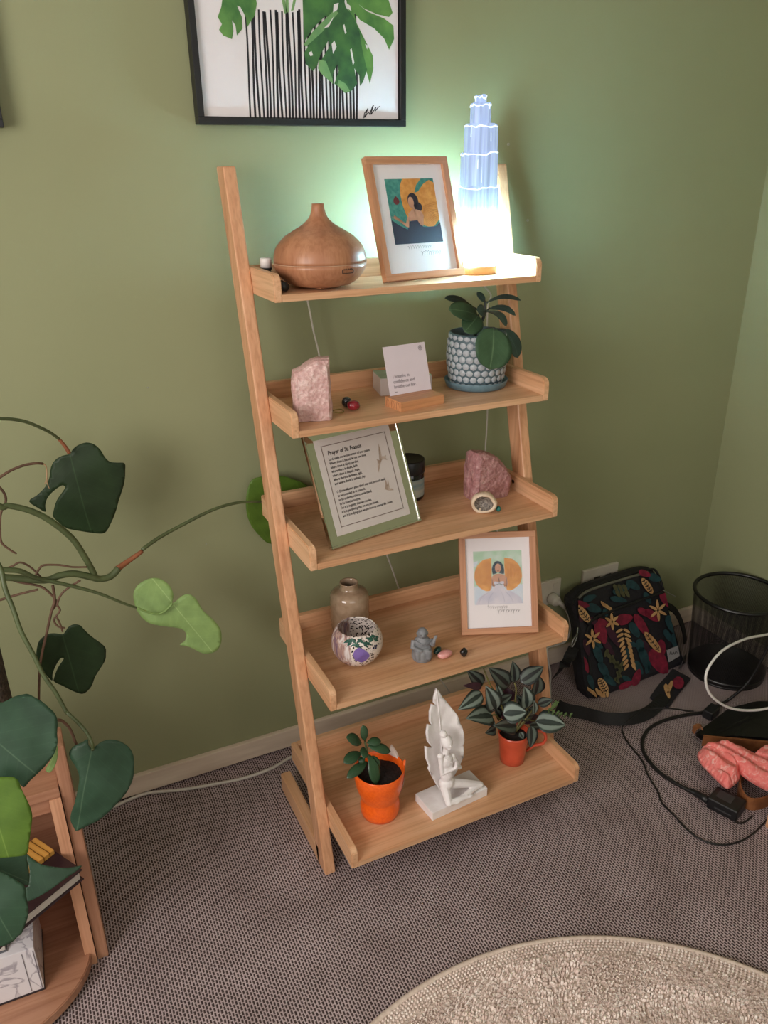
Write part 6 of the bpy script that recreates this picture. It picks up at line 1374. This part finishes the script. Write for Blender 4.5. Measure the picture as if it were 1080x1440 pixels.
BK = mat('bin_black', (18, 17, 18), (12, 12, 12), rough=0.35)
bc2 = Vector((1.1205, -0.276, 0)); RT, RB2, BH = 0.130, 0.1135, 0.280
bn = thing('waste_bin', 'round black wire-mesh waste bin in the corner', 'bin', bc2)
V = []; F = []; UV = []; ns = 64
for j in range(7):
    t = j/6; z = 0.020+(BH-0.020)*t; r = RB2+(RT-RB2)*(z/BH)
    for k in range(ns+1): a = 2*pi*k/ns; V.append((r*cos(a), r*sin(a), z)); UV.append((k/ns, t))
for j in range(6):
    for k in range(ns): F.append((j*(ns+1)+k, j*(ns+1)+k+1, (j+1)*(ns+1)+k+1, (j+1)*(ns+1)+k))
wm = raw('mesh_wall', V, F, mesh_mat(), bn, True, recalc=False); ul = wm.data.uv_layers.new(name='UVMap')
for lp_ in wm.data.loops: ul.data[lp_.index].uv = UV[lp_.vertex_index]
lathe('base_pan', [(0, 0.004), (RB2-0.004, 0.004), (RB2+0.001, 0.008), (RB2+0.0025, 0.022), (RB2+0.0005, 0.022), (RB2-0.003, 0.010), (0, 0.008)], BK, bn, seg=64)
lathe('rim', [(RT+0.006*cos(a)-0.0008, BH+0.006*sin(a)) for a in [2*pi*k/12 for k in range(13)]], BK, bn, seg=72)
lathe('foot_ring', [(RB2-0.004, 0.0), (RB2, 0.0), (RB2, 0.006), (RB2-0.004, 0.006)], BK, bn, seg=48, closed=True)
tube('seam_strip', [Vector((RT*0.93*cos(-0.35), RT*0.93*sin(-0.35), 0.06)), Vector((RT*0.99*cos(-0.35), RT*0.99*sin(-0.35), BH))], 0.0035, BK, bn, seg=6, smoothn=0)

# ================================================================== CORDS AND THINGS AT RIGHT
wl_ = [(1125, 880), (1080, 892), (1050, 898), (1020, 912), (1002, 930), (992.5, 950), (996, 972), (1010, 987), (1030, 996.5), (1055, 999), (1080, 996), (1120, 985)]
tag(tube('looped_cable', [onY(a, b, -0.46-0.12*(i/11)) for i, (a, b) in enumerate(wl_)], 0.0036, mat('bright_white_cable', (232, 230, 226), (222, 220, 216), rough=0.4), None, seg=8), 'bright white cable looping up in front of the bin', 'cable')
psu = thing('power_adapter', 'black power adapter brick with cords on the carpet', 'adapter', onZ(1016, 1140, 0)); po = onZ(1016, 1140, 0)
d0 = onZ(992, 1136, 0.0); d1 = onZ(1034, 1158, 0.0); a4 = math.atan2(d1.y-d0.y, d1.x-d0.x); ln4 = (d1-d0).length
PLK = mat('adapter_black', (26, 26, 28), (18, 18, 20), rough=0.4)
MT = Matrix.Translation(d0-po) @ Matrix.Rotation(a4, 4, 'Z')
box('brick', (ln4/2, 0.030, 0.0165), (ln4, 0.058, 0.033), PLK, psu, bevel=0.006, seg=3, mtx=MT)
box('rating_label', (ln4*0.42, 0.034, 0.0332), (ln4*0.5, 0.030, 0.0008), mat('label_dark_grey', (58, 58, 60), (48, 48, 50)), psu, bevel=0, mtx=MT)
box('ridge', (ln4*0.55, -0.0005, 0.016), (ln4*0.55, 0.002, 0.004), mat('label_dark_grey', (58, 58, 60)), psu, bevel=0, mtx=MT)
tk = [(1003, 1001), (982, 1003), (952, 1008), (925, 1017), (909, 1029), (903, 1045.5), (907, 1062), (921, 1080), (941, 1096), (966, 1110), (990, 1121)]
tube('mains_cord', [onZ(a, b, 0.0055 if i < 8 else 0.0055+0.004*(i-7)) for i, (a, b) in enumerate(tk)], 0.0050, CORDK, psu, seg=8, off=po)
tube('strain_relief', [onZ(968, 1111, 0.012), onZ(980, 1116, 0.015), onZ(996, 1126, 0.017)], [0.0055, 0.0105], PLK, psu, seg=8, smoothn=2, off=po)
pl0 = onZ(1000, 1001, 0.016); box('plug', (0, 0, 0), (0.052, 0.030, 0.028), PLK, psu, bevel=0.007, seg=3, mtx=Matrix.Translation(pl0-po) @ Matrix.Rotation(0.3, 4, 'Z'))
tube('mains_cord', [onZ(1006, 997, 0.014), onZ(1012, 991, 0.012), onY(1023, 985, -0.40), onY(1043, 969, -0.42), onY(1058, 951, -0.43), onY(1071, 928, -0.44), onY(1090, 890, -0.45)], 0.0045, CORDK, psu, seg=8, off=po)
tube('thin_lead', [onZ(1033, 1156, 0.012), onZ(1043, 1157.5, 0.004), onZ(1053, 1152, 0.004), onZ(1058, 1147, 0.004)], 0.0022, CORDK, psu, seg=6, off=po)
th = [(976, 1000), (966, 1000), (950, 997), (921, 996), (901, 1000), (879, 1017), (875, 1027), (882, 1043), (903, 1070), (911, 1090), (925, 1113), (931, 1129), (950, 1149), (970, 1170), (994, 1184), (1019, 1188), (1043, 1182), (1064, 1168), (1085, 1145)]
tag(tube('thin_cord', [onZ(a, b, 0.046 if 2 <= i <= 5 else (0.013 if i < 2 else 0.0035)) for i, (a, b) in enumerate(th)], 0.0023, CORDK, None, seg=6), 'thin black cord curving over the carpet around the adapter', 'cord')
# black and tan handbag
LEA = mat('black_leather', (18, 17, 18), (12, 11, 12), rough=0.35, scale=90, bump=0.15); TANL = mat('tan_leather', (148, 94, 56), (128, 78, 44), rough=0.5, scale=60, bump=0.1)
ho = onZ(1040, 1020, 0); hb = thing('handbag', 'black leather handbag with tan band lying on the carpet', 'handbag', ho)
ft = [onZ(975, 1036, 0), onZ(992, 1047, 0), onZ(1030, 1051, 0), onZ(1110, 1060, 0), onZ(1150, 1005, 0), onZ(1060, 1002, 0), onZ(1022, 1008, 0)]
tpz = [0.012, 0.022, 0.036, 0.042, 0.046, 0.046, 0.036]
bm = bmesh.new(); a = [bm.verts.new(v-ho+Vector((0, 0, 0.001))) for v in ft]; b = [bm.verts.new(v-ho+Vector((0, 0.0, z))) for v, z in zip(ft, tpz)]; cc_ = bm.verts.new(sum((v.co for v in b), Vector())/7+Vector((0, 0, 0.012)))
bm.faces.new(a[::-1])
for k in range(7): bm.faces.new((a[k], a[(k+1) % 7], b[(k+1) % 7], b[k])); bm.faces.new((b[k], b[(k+1) % 7], cc_))
bmesh.ops.recalc_face_normals(bm, faces=bm.faces); bmesh.ops.bevel(bm, geom=list(bm.edges), offset=0.006, segments=2, affect='EDGES')
link('body', me_from(bm), LEA, hb)
ribbon('tan_band', [onZ(988, 1041, 0.0195), onZ(1005, 1043, 0.0195), onZ(1030, 1045, 0.021), onZ(1110, 1053, 0.024)], Vector((0, -0.1, 1)), 0.036, TANL, hb, th=0.006, off=ho)
ribbon('tan_tab', [onZ(975, 1030, 0.004), onZ(978, 1023, 0.018), onZ(985, 1021, 0.020), onZ(988, 1028, 0.012)], Vector((0.5, 0.8, 0)), 0.018, TANL, hb, th=0.003, off=ho)
ribbon('carry_strap', [onZ(1058, 1075, 0.0185), onZ(1044, 1092, 0.0185), onZ(1039, 1108, 0.0185), onZ(1047, 1126, 0.0185), onZ(1062, 1131, 0.0185), onZ(1085, 1124, 0.0185), onZ(1120, 1105, 0.0185)], Vector((0, 0, 1)), 0.036, TANL, hb, th=0.004, off=ho)
tube('edge_cord', [onZ(974, 1036, 0.004), onZ(984, 1045, 0.003), onZ(1000, 1050, 0.004)], 0.0018, mat('grey_cord', (120, 112, 112)), hb, seg=6, off=ho)
# coral scarf
def scarf_mat():
    m, nt, N, L, B = nodes_of('coral_cloth'); v = coords(N, L)
    n1 = N.new('ShaderNodeTexNoise'); n1.inputs['Scale'].default_value = 48; n1.inputs['Detail'].default_value = 3; n1.inputs['Distortion'].default_value = 2.5; L.new(v, n1.inputs['Vector'])
    L.new(ramp(N, L, n1.outputs['Fac'], [(0.36, lin((244, 124, 118))), (0.55, lin((250, 144, 136))), (0.68, lin((254, 192, 182)))]), B.inputs['Base Color']); B.inputs['Roughness'].default_value = 0.75
    bump_to(N, L, B, n1.outputs['Fac'], 0.3, 0.003); return m
so2 = onZ(1035, 1080, 0); sca = thing('coral_scarf', 'crumpled coral pink scarf draped over the tan handbag strap', 'scarf', so2)
SC = scarf_mat()
def cloth(name, px, zc, d, seed, amp):
    """one crumpled layer of the scarf: rim read off the photograph, laid at height zc with folds running along d"""
    rim_ = catmull([Vector((a, b, 0)) for a, b in px], 3, True); W = [onZ(v.x, v.y, zc) for v in rim_]
    cen_ = sum(W, Vector())/len(W); d = Vector(d).normalized(); sdv = Vector((-d.y, d.x, 0))
    bm = filled(W, cen_, d, sdv, 40); rl = max((v-cen_).length for v in W)
    for v in bm.verts:
        q_ = v.co-cen_; s_, t_ = q_.dot(sdv), q_.dot(d)
        edge = min((v.co-p).length for p in W)
        h = amp*(abs(sin(s_*75+1.6*noise.noise(Vector((t_*9, seed, 0)))+seed))**0.7)+0.5*amp*noise.noise(Vector((s_*60, t_*26, seed)))
        v.co.z += (h+0.012)*min(1, edge/0.014)-0.010*(1-min(1, edge/0.010))
        v.co -= so2
    o = link(name, me_from(bm), SC, sca, True); md = o.modifiers.new('thickness', 'SOLIDIFY'); md.thickness = 0.0022
    return o
dv = onZ(1060, 1085, 0.04)-onZ(1000, 1055, 0.04)
cloth('lower_fold', [(981, 1058), (988, 1053), (1003, 1056), (1020, 1063), (1036, 1076), (1042, 1089), (1035, 1099), (1023, 1105), (1010, 1095), (998, 1083), (986, 1070)], 0.050, (dv.x*0.6, dv.y*1.4, 0), 2.0, 0.016)
cloth('upper_fold', [(985, 1052), (1000, 1046.5), (1025, 1050), (1043, 1054), (1060, 1064), (1078, 1064), (1105, 1066), (1112, 1124), (1085, 1111), (1062, 1099), (1047, 1089), (1033, 1077), (1016, 1066), (998, 1058)], 0.058, (dv.x, dv.y, 0), 0.4, 0.018)
cloth('side_fold', [(1055, 1064), (1066, 1056), (1085, 1050), (1120, 1048), (1120, 1075), (1085, 1078), (1068, 1074)], 0.064, (1, 0.1, 0), 4.0, 0.016)
# stool at the right edge: its near leg shows
wc = onZ(1075.5, 1162, 0); stl = thing('wooden_stool', 'honey wood stool leg standing at the edge of the carpet by the tan strap', 'stool', wc)
for lx, ly in ((0.016, -0.016), (0.30, -0.016), (0.016, -0.30), (0.30, -0.30)): box('leg', (lx, ly, 0.215), (0.032, 0.032, 0.43), WZ, stl, bevel=0.003)
box('seat', (0.158, -0.158, 0.442), (0.34, 0.34, 0.024), WX, stl, bevel=0.005)

# ================================================================== RUG
rc = Vector((-0.176, -1.452, 0)); RR = 0.660
nr, na = 150, 620; V = [(0, 0, 0.016)]; F = []
for i in range(1, nr+1):
    r = RR*(i/nr)**0.75
    for k in range(na):
        a = 2*pi*(k+0.5*(i % 2))/na; x, y = r*cos(a), r*sin(a)
        vis = y > 0.05
        if r > RR-0.012: z = 0.013+0.0015*sin(a*420)-0.5*max(0, r-RR+0.006)
        elif r > RR-0.040: z = 0.012+0.0022*(sin(a*330+(i % 2)*pi)*sin(r*620))
        else: z = 0.014+(0.0040*noise.noise(Vector((x*90, y*90, 0)))+0.003*noise.noise(Vector((x*28, y*28, 5))) if vis else 0)
        V.append((x, y, z))
for k in range(na): F.append((0, 1+k, 1+(k+1) % na))
for i in range(nr-1):
    for k in range(na): a0_, b0_ = 1+i*na, 1+(i+1)*na; F.append((a0_+k, b0_+k, b0_+(k+1) % na, a0_+(k+1) % na))
rug = thing('round_rug', 'round cream woven rug with a narrow bound edge', 'rug', rc)
pile = raw('pile', V, F, RUG, rug, True, recalc=False)
lathe('binding', [(RR-0.004+0.0075*cos(a), 0.0078+0.0072*sin(a)) for a in [2*pi*k/10 for k in range(11)]], mat('rug_binding', (226, 208, 194), (208, 190, 176), rough=0.8, scale=120, bump=0.4), rug, seg=240)
lathe('backing', [(0, 0.001), (RR-0.004, 0.001), (RR-0.004, 0.006), (0, 0.006)], mat('rug_backing', (150, 136, 118)), rug, seg=120)

def tuft_mat():
    m, nt, N, L, B = nodes_of('rug_tuft'); g = N.new('ShaderNodeNewGeometry'); nz = N.new('ShaderNodeTexNoise'); nz.inputs['Scale'].default_value = 10; nz.inputs['Detail'].default_value = 4
    L.new(coords(N, L), nz.inputs['Vector'])
    mx = N.new('ShaderNodeMix'); mx.data_type = 'RGBA'; mx.blend_type = 'MULTIPLY'; mx.inputs['Factor'].default_value = 1
    L.new(ramp(N, L, g.outputs['Random Per Island'], [(0.0, lin((218, 196, 186))), (0.5, lin((242, 224, 214))), (1.0, lin((254, 244, 236)))]), mx.inputs['A'])
    L.new(ramp(N, L, nz.outputs['Fac'], [(0.35, (0.86, 0.84, 0.82, 1)), (0.62, (1, 1, 1, 1))]), mx.inputs['B'])
    L.new(mx.outputs['Result'], B.inputs['Base Color']); B.inputs['Roughness'].default_value = 0.95; B.inputs['Specular IOR Level'].default_value = 0.1
    return m
TUFT = tuft_mat(); rt = random.Random(77); V = []; F = []
st_ = 0.0052; yy = -0.06
while yy < RR-0.042:      # uncountable wool tufts over the part of the rug that shows
    xx = -0.30
    while xx < RR:
        x, y = xx+rt.uniform(-.5, .5)*st_, yy+rt.uniform(-.5, .5)*st_; r = sqrt(x*x+y*y)
        if r < RR-0.042:
            fl_a = 5*noise.noise(Vector((x*9, y*9, 2))); ln_ = rt.uniform(0.003, 0.008); h = rt.uniform(0.004, 0.009); wd = rt.uniform(0.0018, 0.0032); b = len(V)
            dx, dy = cos(fl_a+rt.uniform(-.6, .6)), sin(fl_a+rt.uniform(-.6, .6))
            V += [(x-dy*wd, y+dx*wd, 0.011), (x+dy*wd, y-dx*wd, 0.011), (x-dx*wd*1.2, y-dy*wd*1.2, 0.011), (x+dx*ln_*0.6-dy*wd*0.7, y+dy*ln_*0.6+dx*wd*0.7, 0.012+h), (x+dx*ln_*0.6+dy*wd*0.7, y+dy*ln_*0.6-dx*wd*0.7, 0.012+h), (x+dx*ln_*1.5, y+dy*ln_*1.5, 0.012+h*0.75)]
            F += [(b, b+3, b+4, b+1), (b+2, b+3, b), (b+2, b+1, b+4), (b+2, b+4, b+3), (b+3, b+5, b+4), (b, b+1, b+5)]
        xx += st_
    yy += st_
tf = raw('wool_tufts', V, F, TUFT, rug, recalc=False); tf['kind'] = 'stuff'; tf['label'] = 'short cream wool tufts'
V = []; F = []
for i, r in enumerate((RR-0.037, RR-0.0305, RR-0.024, RR-0.0175, RR-0.0115)):   # flat-woven loops of the border
    n_k = int(2*pi*r/0.0074)
    for k in range(n_k):
        a = 2*pi*(k+0.5*(i % 2))/n_k
        if sin(a) < -0.05: continue
        x, y = r*cos(a), r*sin(a); b = len(V); e = 0.0031
        V += [(x+e*cos(a), y+e*sin(a), 0.0125), (x-e*sin(a), y+e*cos(a), 0.0125), (x-e*cos(a), y-e*sin(a), 0.0125), (x+e*sin(a), y-e*cos(a), 0.0125), (x, y, 0.0175+rt.uniform(-.0005, .0005))]
        F += [(b, b+1, b+4), (b+1, b+2, b+4), (b+2, b+3, b+4), (b+3, b, b+4)]
bl_ = raw('border_loops', V, F, TUFT, rug, True, recalc=False); bl_['kind'] = 'stuff'; bl_['label'] = 'rows of small woven loops along the edge'
